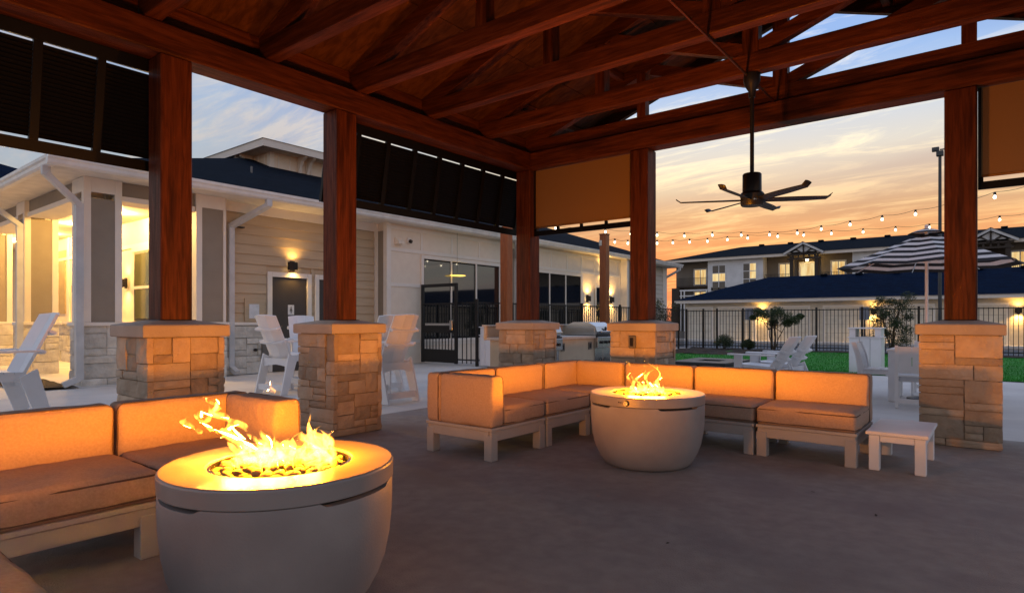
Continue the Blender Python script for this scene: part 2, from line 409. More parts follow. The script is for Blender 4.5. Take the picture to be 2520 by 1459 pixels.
def rock_face(name, w, h, d, mat, seed, jit=0.010):
    """split-faced block: front towards -Y, origin at lower-left of the front plane"""
    rnd = random.Random(seed); n = 3; b = MB(); g = []
    for j in range(n + 1):
        for i in range(n + 1):
            e = (i in (0, n)) or (j in (0, n)); c = (i in (0, n)) and (j in (0, n))
            x = w * i / n + (0 if i in (0, n) else rnd.uniform(-.1, .1) * w / n); z = h * j / n + (0 if j in (0, n) else rnd.uniform(-.1, .1) * h / n)
            if i == 0: x += rnd.uniform(0, .004)
            if i == n: x -= rnd.uniform(0, .004)
            if j == 0: z += rnd.uniform(0, .004)
            if j == n: z -= rnd.uniform(0, .004)
            y = rnd.uniform(0.004, 0.004 + jit) if c else (rnd.uniform(0, jit) if e else rnd.uniform(-jit, 0))
            g.append((x, y, z))
    b.v = list(g); m = n + 1
    for j in range(n):
        for i in range(n): b.f.append((j * m + i, j * m + i + 1, (j + 1) * m + i + 1, (j + 1) * m + i))
    o = len(b.v); b.v += [(0.003, d, 0.003), (w - .003, d, 0.003), (w - .003, d, h - .003), (0.003, d, h - .003)]
    bot = [i for i in range(m)]; top = [n * m + i for i in range(m)]; lf = [j * m for j in range(m)]; rt = [j * m + n for j in range(m)]
    b.f += [tuple(bot[::-1]) + (o, o + 1), tuple(top) + (o + 2, o + 3), tuple(lf) + (o + 3, o), tuple(rt[::-1]) + (o + 1, o + 2)]
    return b.mesh(name, mat)


_STONES = {}


def ashlar(parent, W_, H_, cell, mat, place, seed, proud=(0.0, 0.014), depth=0.05, gap=0.0032, wmax=6, hmax=3, wmin=2):
    """random ashlar facing: each stone an object; place(u, v, out) -> (location, z-rotation) of the stone's lower-left front corner"""
    rnd = random.Random(seed); nu = max(2, round(W_ / cell)); nv = max(2, round(H_ / cell)); cu = W_ / nu; cv = H_ / nv
    used = [[False] * nu for _ in range(nv)]
    for j in range(nv):
        for i in range(nu):
            if used[j][i]: continue
            free = 0
            while i + free < nu and not used[j][i + free]: free += 1
            h = rnd.choice([k for k in (1, 1, 2, 2, 2, 3) if k <= hmax]); h = min(h, nv - j); w = min(free, rnd.randint(wmin, wmax))
            if free - w == 1: w = free if free <= wmax + 1 else w - 1
            if nv - j - h == 1 and rnd.random() < .5: h = nv - j
            for jj in range(j, j + h):
                for ii in range(i, i + w): used[jj][ii] = True
            key = (mat, w, h, round(cu, 4), round(cv, 4), rnd.randint(0, 2))
            if key not in _STONES:
                _STONES[key] = rock_face('stone', w * cu - gap, h * cv - gap, depth, mat, str(key), 0.007)
            loc, rz = place(i * cu + gap / 2, j * cv + gap / 2, rnd.uniform(*proud))
            link('stone', _STONES[key], parent, loc, (0, 0, rz))


def lapboards(parent, x, y0, y1, z0, z1, mat, holes=(), expo=0.205):
    """lap siding on a wall facing +X; each board its own object, cut round openings"""
    n = round((z1 - z0) / expo); e = (z1 - z0) / n
    for i in range(n):
        a = z0 + i * e; segs = [(y0, y1)]
        for h0, h1, g0, g1 in holes:
            if a + e > g0 + 0.02 and a < g1 - 0.02:
                ns = []
                for p, q in segs:
                    if h1 <= p or h0 >= q: ns.append((p, q)); continue
                    if h0 - p > 0.02: ns.append((p, h0))
                    if q - h1 > 0.02: ns.append((h1, q))
                segs = ns
        for p, q in segs:
            b = MB().prism([(x - 0.02, a - 0.012), (x + 0.030, a - 0.014), (x + 0.003, a + e), (x - 0.02, a + e)], 'y', p, q)
            b.build('siding_board', mat, parent, world=parent)


def cushion(w, d, h, r=0.035, puff=0.018, seed=0, n=9, wr=0.006):
    """soft box cushion centred on x, y, standing on z = 0: rounded edges, swollen faces, slight wrinkles"""
    b = MB(); idx = {}
    def vert(u, v, t):                                   # u, v, t in -1..1 on the surface of a cube
        k = (round(u, 4), round(v, 4), round(t, 4))
        if k in idx: return idx[k]
        p = Vector((u * w / 2, v * d / 2, t * h / 2)); lim = Vector((w / 2 - r, d / 2 - r, h / 2 - r))
        q = Vector([max(-lim[i], min(lim[i], p[i])) for i in range(3)]); e = p - q
        if e.length > 1e-9: p = q + e.normalized() * r
        a = [(1 - u * u), (1 - v * v), (1 - t * t)]
        for i, s_ in enumerate((u, v, t)):
            if abs(s_) > 0.999:
                o_ = [a[j] for j in range(3) if j != i]; p[i] += math.copysign(puff * min(1, o_[0] * 1.6) * min(1, o_[1] * 1.6) * (1.0 if (w, d, h)[i] < 0.3 else 0.4), s_)
        nz = mnoise.noise_vector(Vector((p.x * 7 + seed, p.y * 7, p.z * 7))) * wr + mnoise.noise_vector(Vector((p.x * 22, p.y * 22 + seed, p.z * 22))) * wr * 0.5
        p += nz; idx[k] = len(b.v); b.v.append((p.x, p.y, p.z + h / 2)); return idx[k]
    def seq(L):
        m = max(4, round(L / 0.055)); c = min(0.3, 2 * r / L)
        s_ = [-1, -1 + c * .3, -1 + c * .65, -1 + c]; s_ += [-1 + c + (2 - 2 * c) * i / m for i in range(1, m)]
        return s_ + [1 - c, 1 - c * .65, 1 - c * .3, 1]
    A = (seq(w), seq(d), seq(h))
    for ax in range(3):
        p, q = [k for k in range(3) if k != ax]
        for sd in (-1, 1):
            for i in range(len(A[p]) - 1):
                for j in range(len(A[q]) - 1):
                    f = []
                    for (a, c) in ((i, j), (i + 1, j), (i + 1, j + 1), (i, j + 1)):
                        g = [0, 0, 0]; g[ax] = sd; g[p] = A[p][a]; g[q] = A[q][c]; f.append(vert(*g))
                    if (sd > 0) == (ax == 1): f = f[::-1]
                    b.f.append(tuple(f))
    return b


def piping_loop(w, d, r, z, rad=0.004, plane='z', h=0.0):
    """thin welt running round a rounded rectangle"""
    pts = []
    for cx, cy, a0 in ((w / 2 - r, d / 2 - r, 0), (-w / 2 + r, d / 2 - r, 90), (-w / 2 + r, -d / 2 + r, 180), (w / 2 - r, -d / 2 + r, 270)):
        for k in range(5):
            t = R(a0 + k * 22.5); pts.append((cx + r * math.cos(t), cy + r * math.sin(t)))
    pts.append(pts[0]); pts.append(pts[1])
    if plane == 'z': P = [(x, y, z) for x, y in pts]
    elif plane == 'y': P = [(x, z, y + h) for x, y in pts]
    else: P = [(z, x, y + h) for x, y in pts]
    return MB().tube(P, rad, 5, cap=False)

# ---------------------------------------------------------------- ground
def sheet(name, mat, x0, x1, y0, y1, z, n=1, amp=0.0):
    b = MB(); nx = ny = n
    for j in range(ny + 1):
        for i in range(nx + 1):
            x = x0 + (x1 - x0) * i / nx; y = y0 + (y1 - y0) * j / ny
            b.v.append((x, y, z + (amp * mnoise.noise(Vector((x * 2.3, y * 2.3, 0))) if amp else 0)))
    for j in range(ny):
        for i in range(nx):
            a = j * (nx + 1) + i; b.f.append((a, a + 1, a + nx + 2, a + nx + 1))
    return kind(b.build(name, mat), 'structure')


g = MB()                                     # one ground sheet: level yard, then a slope down to the parking lot beyond the fence
ys = [-900, 24.6, 26.2, 1500]; zs = [-0.012, -0.012, -0.312, -0.312]
for y, z in zip(ys, zs): g.v += [(-1200, y, z), (1200, y, z)]
for i in range(3): g.f.append((2 * i, 2 * i + 1, 2 * i + 3, 2 * i + 2))
kind(g.build('ground', 'ground_soil'), 'structure')
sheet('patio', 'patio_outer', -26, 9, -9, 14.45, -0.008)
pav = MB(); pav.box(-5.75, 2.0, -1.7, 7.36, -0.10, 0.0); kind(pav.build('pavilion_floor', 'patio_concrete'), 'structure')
wk = MB(); wk.box(-26, -11.95, 3.5, 6.0, -0.1, 0.012); kind(wk.build('porch_floor', 'patio_outer'), 'structure')
sheet('walkway', 'patio_outer', -12.6, -10.2, 14.46, 24.3, -0.004)
sheet('side_yard', 'patio_outer', -10.19, -8.5, 14.46, 24.3, -0.004)
sheet('mulch_bed', 'mulch', -9.8, -5.2, 19.6, 24.25, 0.02, 30, 0.05)
sheet('mulch_strip', 'mulch', -5.2, 9, 23.3, 24.25, 0.03, 24, 0.04)
sheet('planting_bed', 'mulch', -14.8, -11.95, 2.75, 3.48, 0.03, 14, 0.04)
sheet('lawn_base', 'turf', -8.5, 9, 14.45, 23.4, 0.006)
sheet('parking_lot', 'asphalt', -60, 60, 26.2, 40.2, -0.306)
wlk = MB(); wlk.box(-60, 60, 40.2, 42.4, -0.4, -0.19); kind(wlk.build('garage_apron', 'patio_outer'), 'structure')


def make_lawn():
    rnd = random.Random(3); V = []; Fc = []
    for i in range(52000):
        t = rnd.random() ** 1.5
        x = rnd.uniform(-8.45, 8.0); y = 14.47 + 8.9 * t
        if x < -5.2 and y > 19.6: continue
        h = rnd.uniform(.022, .042); a = rnd.uniform(0, math.pi); w = .006; dx, dy = math.cos(a) * w, math.sin(a) * w
        lx, ly = rnd.uniform(-.015, .015), rnd.uniform(-.015, .015); k = len(V)
        V += [(x - dx, y - dy, .006), (x + dx, y + dy, .006), (x + lx, y + ly, .006 + h)]; Fc.append((k, k + 1, k + 2))
    b = MB(); b.v = V; b.f = Fc
    o = b.build('turf_grass', 'turf'); kind(o, 'stuff'); tag(o, 'bright green artificial turf lawn between patio and black fence', 'grass')


make_lawn()

# ---------------------------------------------------------------- pavilion
PX_L, PY_B = -5.25, 6.98                    # post lines: left row, back row
RIDGE = -1.84
PILLARS = [  # x, y, label
    (PX_L, 2.17, 'tan ashlar stone pillar behind the near left sofa, its right face glowing orange'),
    (PX_L, 3.80, 'tan ashlar stone pillar just left of the two tall adirondack chairs seen from behind'),
    (PX_L, PY_B, 'ashlar stone pillar at the pavilion corner, grey towards its foot, beside the slatted waste bin'),
    (-3.46, PY_B, 'ashlar stone pillar carrying a small metal outlet box, behind the sectional corner'),
    (-0.27, PY_B, 'large tan ashlar stone pillar at right beside the low white side table'),
]
POSTS = [(PX_L, -1.05)] + [(p[0], p[1]) for p in PILLARS] + [(1.57, PY_B), (1.57, 2.985), (1.57, -1.05)]
_cap = None


def pillar(x, y, label, i):
    global _cap
    t = thing('stone_pillar', label, 'pillar', (x, y, 0), group='stone pillars of the pavilion')
    w = 0.27
    MB().box(-w, w, -w, w, 0, 1.0).build('core', 'mortar', t)
    q = w + 0.002
    ashlar(t, 2 * q + 0.06, 0.985, 0.064, 'limestone', lambda u, v, o: ((-q - 0.03 + u, -q - 0.012 - o, v + 0.004), 0), 210 + 3 * i)
    ashlar(t, 2 * q - 0.0, 0.985, 0.064, 'limestone', lambda u, v, o: ((q + 0.012 + o, -q + 0.03 + u, v + 0.004), R(90)), 30 + i)
    ashlar(t, 2 * q + 0.06, 0.985, 0.15, 'limestone', lambda u, v, o: ((q + 0.03 - u, q + 0.012 + o, v + 0.004), R(180)), 50 + i)
    ashlar(t, 2 * q - 0.0, 0.985, 0.15, 'limestone', lambda u, v, o: ((-q - 0.012 - o, q - u, v + 0.004), R(-90)), 70 + i)
    if _cap is None:
        b = MB(); c = 0.325; z0, z1, z2, k = 0.99, 1.085, 1.118, 0.008
        ring = lambda a, z: [(-a, -a, z), (a, -a, z), (a, a, z), (-a, a, z)]
        b.v = ring(c - k, z0) + ring(c, z0 + k) + ring(c, z1 - k) + ring(c - k, z1) + ring(0.15, z2)
        for L_ in range(4):
            for s_ in range(4): b.f.append((L_ * 4 + s_, L_ * 4 + (s_ + 1) % 4, L_ * 4 + 4 + (s_ + 1) % 4, L_ * 4 + 4 + s_))
        b.f += [(3, 2, 1, 0), (16, 17, 18, 19)]; _cap = b.mesh('cap', 'cap_stone')
    link('cap', _cap, t)
    return t


pillars = [pillar(*p, i) for i, p in enumerate(PILLARS)]
ob = MB().cbox(-0.045, 0.045, -0.035, 0.0, -0.075, 0.075, 0.008).build('outlet_box', 'grey_box', pillars[3])
ob.location = (0.02, -0.305, 0.86)
MB().cbox(-0.022, 0.022, -0.042, -0.034, -0.05, 0.05, 0.004).build('outlet_cover', 'bronze', ob)

BB, BT = 3.22, 3.46                         # beam underside and top
pv = thing('pavilion', 'open timber pavilion of dark red-brown beams, posts and roof trusses', 'pavilion', (RIDGE, 2.985, 0))
H_ = 0.12
for (x, y) in POSTS:
    z0 = 1.112 if y > 0 or x == PX_L else 0.0
    p = MB().cbox(x - H_, x + H_, y - H_, y + H_, z0, BB - 0.002, 0.010).build('post', 'timber_z', pv, world=pv)
    MB().cbox(x - H_ - .02, x + H_ + .02, y - H_ - .02, y + H_ + .02, z0 - .012, z0 + .012, .003).build('base_plate', 'black_metal', p)
XR = 2 * RIDGE - PX_L                       # right row line
for x in (PX_L, XR):
    MB().cbox(x - H_ - .003, x + H_ + .003, -1.9, 7.9, BB, BT, 0.012).build('beam', 'timber_y', pv, world=pv)
for y in (PY_B, -1.05):
    MB().cbox(PX_L + H_ + .004, XR - H_ - .004, y - H_, y + H_, BB + .003, BT - .003, 0.012).build('beam', 'timber_x', pv, world=pv)
SL = 0.35; ZR = 4.72                        # rafter slope, rafter underside at the ridge


def raf(x): return ZR - SL * abs(x - RIDGE)


CH0, CH1 = BT + 0.004, 3.645


def truss(y, gable=False):
    th = 0.062 if not gable else 0.055
    t = MB().cbox(PX_L - .16, XR + .16, y - th, y + th, CH0, CH1, 0.006).build('truss', 'timber_x', pv, world=pv)
    def web(p0, p1, w, tt, name, m):
        MB().bar(p0, p1, w, tt).build(name, m, t)
    for sgn in (-1, 1):
        xe = RIDGE + sgn * 3.60
        web((RIDGE + sgn * .02, y, ZR + .085), (xe, y, raf(xe) + .085), 2 * th - .012, 0.16, 'top_chord', 'timber_x')
        xq = RIDGE + sgn * 1.63
        web((xq, y, CH1 - .01), (xq, y, raf(xq) + .03), 2 * th - .004, 0.115, 'queen_post', 'timber_z')
        xd = RIDGE + sgn * 1.50
        web((RIDGE + sgn * .06, y, CH1 + .035), (xd, y, raf(xd) + .0), 2 * th - .02, 0.125, 'diagonal_web', 'timber_x')
    web((RIDGE, y, CH1 - .01), (RIDGE, y, ZR + .12), 2 * th - .006, 0.15, 'king_post', 'timber_z')


TY = [0.0, 1.0, 2.0, 3.0, 4.0, 5.0, 6.0]
for y in TY: truss(y)
truss(PY_B + .02, True)
MB().cbox(RIDGE - .05, RIDGE + .05, -1.9, 7.8, ZR + .06, ZR + .215, 0.006).build('ridge_beam', 'timber_y', pv, world=pv)
# blocking boards between the trusses above the side beams
allY = [-1.0] + TY + [7.0]
for i in range(len(allY) - 1):
    for x in (PX_L - .02, XR + .02):
        MB().box(x - .02, x + .02, allY[i] + .07, allY[i + 1] - .07, BT + .002, raf(x) + .16).build('blocking_board', 'timber_y', pv, world=pv)
# barge rafters under the overhang, purlin outriggers
for y in (7.72, -1.85):
    for sgn in (-1, 1):
        xe = RIDGE + sgn * 3.66
        MB().bar((RIDGE + sgn * .03, y, ZR + .10), (xe, y, raf(xe) + .10), 0.07, 0.17).build('barge_rafter', 'timber_x', pv, world=pv)
for sgn in (-1, 1):
    for k in (0.9, 1.9, 2.9):
        x = RIDGE + sgn * k
        MB().cbox(x - .04, x + .04, 6.2, 7.68, raf(x) + .085, raf(x) + .165, .005).build('outrigger', 'timber_y', pv, world=pv)
# roof decking in sheets, then shingles
for sgn in (-1, 1):
    for k in range(4):
        if k * 1.2 > 3.6: continue
        xa, xb = RIDGE + sgn * (k * 1.2), RIDGE + sgn * min(k * 1.2 + 1.194, 3.66)
        for j in range(4):
            y0 = -1.95 + j * 2.44; y1 = min(y0 + 2.434, 7.78)
            n = Vector((sgn * SL, 0, 1)).normalized()
            c0 = Vector((xa, 0, raf(xa) + .168)); c1 = Vector((xb, 0, raf(xb) + .168))
            b = MB(); vs = []
            for yy in (y0, y1):
                for c in (c0, c1): vs += [(c.x, yy, c.z), tuple(Vector((c.x, yy, c.z)) + n * .018)]
            b.add(vs, [(0, 2, 3, 1), (4, 5, 7, 6), (0, 4, 6, 2), (1, 3, 7, 5), (0, 1, 5, 4), (2, 6, 7, 3)])
            b.build('roof_sheet', 'deck_wood', pv, world=pv)
    xe = RIDGE + sgn * 3.72; n = Vector((sgn * SL, 0, 1)).normalized()
    b = MB(); vs = []
    for yy in (-2.0, 7.84):
        for c in (Vector((RIDGE, 0, ZR + .188)), Vector((xe, 0, raf(xe) + .188))): vs += [(c.x, yy, c.z), tuple(Vector((c.x, yy, c.z)) + n * .03)]
    b.add(vs, [(0, 2, 3, 1), (4, 5, 7, 6), (0, 4, 6, 2), (1, 3, 7, 5), (0, 1, 5, 4), (2, 6, 7, 3)])
    b.build('shingle_roof', 'shingles', pv, world=pv)
# conduit along the trusses to the fan
MB().tube([(RIDGE - .03, -1.0, CH0 - .020), (RIDGE - .03, 6.9, CH0 - .020)], 0.011, 8).build('conduit', 'timber_y', pv, smooth=True, world=pv)


def shutter(y0, y1, label, stiles):
    """tilted louvered shutter hinged under the left beam"""
    xt, zt, xb, zb = PX_L - .150, 3.30, PX_L - .315, 2.36
    t = thing('louvered_shutter', label, 'shutter', (xt, (y0 + y1) / 2, zt), group='black louvered shutters')
    d = Vector((xb - xt, 0, zb - zt)); Lh = d.length; d.normalize(); nrm = Vector((d.z, 0, -d.x))
    P = lambda s_, y, o=0: Vector((xt, y, zt)) + d * s_ + nrm * o
    def rail(s0, s1, a, b_, name, th=.022):
        c = (P(s0, a) + P(s1, b_)) / 2
        return MB().obox(c, d * (s1 - s0) / 2, Vector((0, (b_ - a) / 2, 0)), nrm * th).build(name, 'black_shutter', t, world=t)
    rail(0.0, .165, y0, y1, 'top_rail'); rail(Lh - .085, Lh, y0, y1, 'bottom_rail')
    ys_ = [y0 + .03] + stiles + [y1 - .03]
    for y in ys_: rail(.166, Lh - .086, y - .028, y + .028, 'stile', .020)
    n = 21; a0, a1 = .185, Lh - .105
    sd = (d * .72 + nrm * .69).normalized()
    for i in range(len(ys_) - 1):
        ya, yb = ys_[i] + .029, ys_[i + 1] - .029
        me = MB().obox((0, 0, 0), sd * .0205, Vector((0, (yb - ya) / 2, 0)), sd.cross(Vector((0, 1, 0))) * .003).mesh('slat', 'black_shutter')
        for k in range(n):
            c = P(a0 + (a1 - a0) * (k + .5) / n, (ya + yb) / 2) - t.location
            link('slat', me, t, c)
    for y in (y0 + .4, y1 - .4):
        MB().cbox(xt - .02, xt + .02, y - .05, y + .05, zt + .001, zt + .03, .003).build('hinge', 'black_metal', t, world=t)
    return t


shutter(3.78, 7.09, 'black louvered shutter tilted out between two posts above the clubhouse gutter', [4.17, 4.58, 4.99, 5.40, 5.81, 6.22, 6.63])
shutter(-0.9, 2.22, 'black louvered shutter at upper left edge above the lit porch', [-.5, -.1, .3, .9, 1.34, 1.74])


def screen(x0, x1, label):
    """drop screen under the back beam with a dark weight bar hung below it"""
    t = thing('drop_screen', label, 'screen', ((x0 + x1) / 2, PY_B, BB), group='tan drop screens under the back beam')
    MB().box(x0, x1, PY_B - .006, PY_B + .006, 2.42, BB - .003).build('cloth', 'screen_cloth', t, world=t)
    MB().tube([(x0, PY_B, 2.42), (x1, PY_B, 2.42)], .013, 10).build('hem_bar', 'screen_cloth', t, smooth=True, world=t)
    MB().cbox(x0, x1, PY_B - .02, PY_B + .02, 2.30, 2.368, .004).build('bottom_bar', 'black_shutter', t, world=t)
    n = max(2, round((x1 - x0) / .42))
    for i in range(n + 1):
        x = x0 + .02 + (x1 - x0 - .04) * i / n
        MB().box(x - .02, x + .02, PY_B - .012, PY_B + .012, 2.369, 2.405).build('spacer', 'black_shutter', t, world=t)
    for x in (x0 + .012, x1 - .012):
        MB().box(x - .012, x + .012, PY_B - .018, PY_B + .018, 2.41, BB - .004).build('side_track', 'bronze', t, world=t)


screen(PX_L + H_ + .004, -3.46 - H_ - .004, 'tan drop screen between corner post and next post, string bulb below it')
screen(-0.27 + H_ + .004, 1.57 - H_ - .004, 'tan drop screen at the upper right edge of the picture')


def fan():
    x, y = RIDGE, 6.0
    t = thing('ceiling_fan', 'black six-blade ceiling fan on a long downrod from a truss', 'ceiling fan', (x, y, CH0))
    z = lambda a: a - CH0
    MB().lathe([(0.0, z(CH0 - .001)), (.075, z(CH0 - .001)), (.078, z(3.40)), (.06, z(3.345)), (.034, z(3.30)), (.03, z(3.24)), (0, z(3.24))], 28).build('canopy', 'black_metal', t, True, angle=40)
    MB().tube([(0, 0, z(3.26)), (0, 0, z(2.50))], .019, 14).build('downrod', 'black_metal', t, True, angle=40)
    MB().lathe([(0, z(2.515)), (.078, z(2.515)), (.086, z(2.505)), (.087, z(2.34)), (.092, z(2.335)), (0, z(2.335))], 32).build('motor', 'black_metal', t, True, angle=40)
    hub = MB().lathe([(0, z(2.336)), (.098, z(2.334)), (.112, z(2.315)), (.104, z(2.285)), (.104, z(2.222)), (.094, z(2.208)), (0, z(2.208))], 32).build('hub', 'black_metal', t, True, angle=40)
    for k in range(3):
        MB().tube([(.1035 * math.cos(R(-62 + k * 9)), .1035 * math.sin(R(-62 + k * 9)), z(2.255)), (.108 * math.cos(R(-62 + k * 9)), .108 * math.sin(R(-62 + k * 9)), z(2.255))], .007, 8).build('screw', 'steel', hub)
    c, s_ = .7834, .6215
    b = MB(); N = 14
    for i in range(N + 1):                              # one blade along +X: twisted, slightly cambered, with an upturned tip
        u = i / N; r = .10 + .60 * u; w = .034 + .010 * math.sin(math.pi * min(1, u * 1.1)); a = R(-17 + 5 * u); lift = .030 * max(0, (u - .93) / .07) ** 2
        for v in (-1, -.4, .2, 1):
            cam_ = .006 * (1 - v * v); yy = v * w
            for tt in (-.0035, .0035): b.v.append((r, yy * math.cos(a), yy * math.sin(a) + cam_ + tt + lift))
    for i in range(N):
        for j in range(3):
            p = i * 8 + j * 2; q = p + 8
            b.f += [(p, p + 2, q + 2, q), (p + 1, q + 1, q + 3, p + 3)]
        p = i * 8; q = p + 8; b.f += [(p, q, q + 1, p + 1), (p + 6, p + 7, q + 7, q + 6)]
    e = N * 8; b.f += [(e, e + 2, e + 3, e + 1), (e + 2, e + 4, e + 5, e + 3), (e + 4, e + 6, e + 7, e + 5)]
    me = b.mesh('blade', 'black_metal', True)
    for k in range(6):
        th = R(12 + 60 * k); rr, dd = math.cos(th), -math.sin(th)       # camera-right and away-from-camera parts
        wx, wy = c * rr - s_ * dd, s_ * rr + c * dd
        link('blade', me, t, (0, 0, z(2.262)), (0, 0, math.atan2(wy, wx)))


fan()

# ---------------------------------------------------------------- fire bowls
def fire_bowl(x, y, label, controls=False):
    t = thing('fire_bowl', label, 'fire bowl', (x, y, 0), group='round concrete fire bowls'); t.scale = (.953, .953, 1.036)
    ft = 2 * math.pi
    view = math.atan2(-y, -x)                            # bearing of the camera seen from the bowl

    def topz(a):                                         # finger slots cut in the rim of the body
        d = (a - view + math.pi) % ft - math.pi
        for c, hw in ((-0.98, .33), (0.72, .42), (2.6, .4), (-2.5, .4)):
            if controls: c -= -.0 if c < 0 else 0.12
            e = abs(d - c)
            if e < hw: return .4655 - .014 * min(1, (hw - e) / .05)
        return .4655
    prof = [(0, .0), (.20, .0), (.322, .003), (.348, .016), (.374, .048), (.404, .10), (.430, .165), (.447, .245), (.456, .33), (.459, .40), (.459, lambda a: topz(a) - .006), (.456, topz), (.40, topz)]
    MB().lathe(prof, 128).build('body', 'cast_concrete', t, True, angle=35)
    MB().lathe([(.39, .40), (.415, .40), (.415, .468), (.39, .468)], 64).build('liner', 'dark_room', t, True, angle=35)
    top = MB().lathe([(.40, .468), (.458, .468), (.4625, .472), (.4635, .528), (.4605, .534), (.456, .5365), (.292, .5365), (.287, .533), (.285, .49)], 128).build('rim_top', 'cast_top', t, True, angle=11)
    MB().lathe([(.2925, .5368), (.293, .5374), (.4545, .5374), (.456, .5368)], 128).build('dimmed_top', 'cast_dimmed', top, True, angle=11)  # thin ring painted darker so the firelit top glares less
    MB().lathe([(.285, .529), (.277, .532), (.273, .532), (.273, .47)], 96).build('steel_ring', 'steel', top, True, angle=30)
    MB().lathe([(0, .47), (.284, .47)], 40).build('burner_pan', 'dark_room', t)
    if controls:                                         # stainless control plate set in the rim band
        a0 = view - .50
        pl = MB(); n = 14; r = .4648
        for i in range(n + 1):
            a = a0 + (i / n) * .62; pl.v += [(r * math.cos(a), r * math.sin(a), .474), (r * math.cos(a), r * math.sin(a), .527)]
        for i in range(n): pl.f.append((2 * i, 2 * i + 2, 2 * i + 3, 2 * i + 1))
        pl = pl.build('control_plate', 'steel_plate', t, True)
        def stud(a, z, rad, L_, nm, mt, par):
            d = Vector((math.cos(a), math.sin(a), 0)); MB().tube([d * .464 + Vector((0, 0, z)), d * (.464 + L_) + Vector((0, 0, z))], rad, 18).build(nm, mt, par, True, angle=40)
        stud(a0 + .17, .500, .0225, .006, 'knob_bezel', 'black_metal', pl); stud(a0 + .17, .500, .0175, .028, 'valve_knob', 'steel', pl)
        stud(a0 + .075, .503, .0085, .008, 'igniter_button', 'steel', pl); stud(a0 + .035, .503, .005, .004, 'indicator', 'black_metal', pl)
        for k in range(5):                               # lines of small printed notice, too fine to read
            for (u0, u1) in ((.24, .35), (.385, .53)):
                b = MB(); z = .518 - k * .0085
                for i in range(7):
                    a = a0 + u0 + (u1 - u0 - (.03 if k == 4 else 0)) * i / 6; b.v += [(.4654 * math.cos(a), .4654 * math.sin(a), z), (.4654 * math.cos(a), .4654 * math.sin(a), z + .0022)]
                for i in range(6): b.f.append((2 * i, 2 * i + 2, 2 * i + 3, 2 * i + 1))
                b.build('notice_line', 'notice_ink', pl)
    return t


pm('cast_dimmed', (0.27, 0.225, 0.19), (0.21, 0.172, 0.145), 5, 0.30, 0.05, 90, spec=0.5, detail=7)  # rim concrete with its colour darkened to hold down the fire's glare
pm('steel_plate', (0.40, 0.35, 0.32), (0.36, 0.315, 0.29), 4, 0.4, metal=0.3)
pm('notice_ink', (0.34, 0.26, 0.22), None, 9, 0.7)
FB1, FB2 = (-2.262, 1.358), (-2.17, 4.443)
fire_bowl(*FB1, 'big round concrete fire bowl burning in the left foreground')
fire_bowl(*FB2, 'round concrete fire bowl with a control knob in front of the sectional sofa', True)


def pebble_meshes():
    out = []
    for s_ in range(6):
        import bmesh
        bm = bmesh.new(); bmesh.ops.create_icosphere(bm, subdivisions=2, radius=1.0)
        rnd = random.Random(s_ + 40); ax = (rnd.uniform(.85, 1.15), rnd.uniform(.62, .9), rnd.uniform(.48, .68))
        for v in bm.verts:
            n = mnoise.noise(v.co * 1.1 + Vector((s_ * 5, 0, 0))) * .16
            v.co = Vector((v.co.x * ax[0], v.co.y * ax[1], v.co.z * ax[2])) * (1 + n)
        me = bpy.data.meshes.new('river_stone'); bm.to_mesh(me); bm.free(); me.materials.append(M['pebble'])
        me.polygons.foreach_set('use_smooth', [True] * len(me.polygons)); out.append(me)
    return out


PEB = pebble_meshes()


def pebbles(c, label, group, n, seed, ru):
    rnd = random.Random(seed); pts = []
    tries = 0
    while len(pts) < n and tries < 40000:
        tries += 1
        a = rnd.uniform(0, 2 * math.pi); r = math.sqrt(rnd.random()) * .262; s_ = rnd.uniform(*ru)
        if r + s_ * .7 > .272: continue
        x, y = r * math.cos(a), r * math.sin(a)
        if any((x - p[0]) ** 2 + (y - p[1]) ** 2 < ((s_ + p[2]) * .78) ** 2 for p in pts): continue
        pts.append((x, y, s_))
    for x, y, s_ in pts:
        r = math.hypot(x, y); z = .508 + .022 * (1 - (r / .27) ** 2) + rnd.uniform(-.004, .010)
        o = link('river_stone', rnd.choice(PEB), None, (c[0] + x * .95, c[1] + y * .95, z + .020), (rnd.uniform(-.5, .5), rnd.uniform(-.5, .5), rnd.uniform(0, 6.28)))
        o.scale = (s_, s_, s_); tag(o, label, 'stone', group)


pebbles(FB1, 'smooth river stone lying around the flames of the near fire bowl', 'river stones in the near bowl', 125, 5, (.021, .034))
pebbles(FB2, 'smooth river stone lying around the flames of the far fire bowl', 'river stones in the far bowl', 105, 9, (.021, .034))


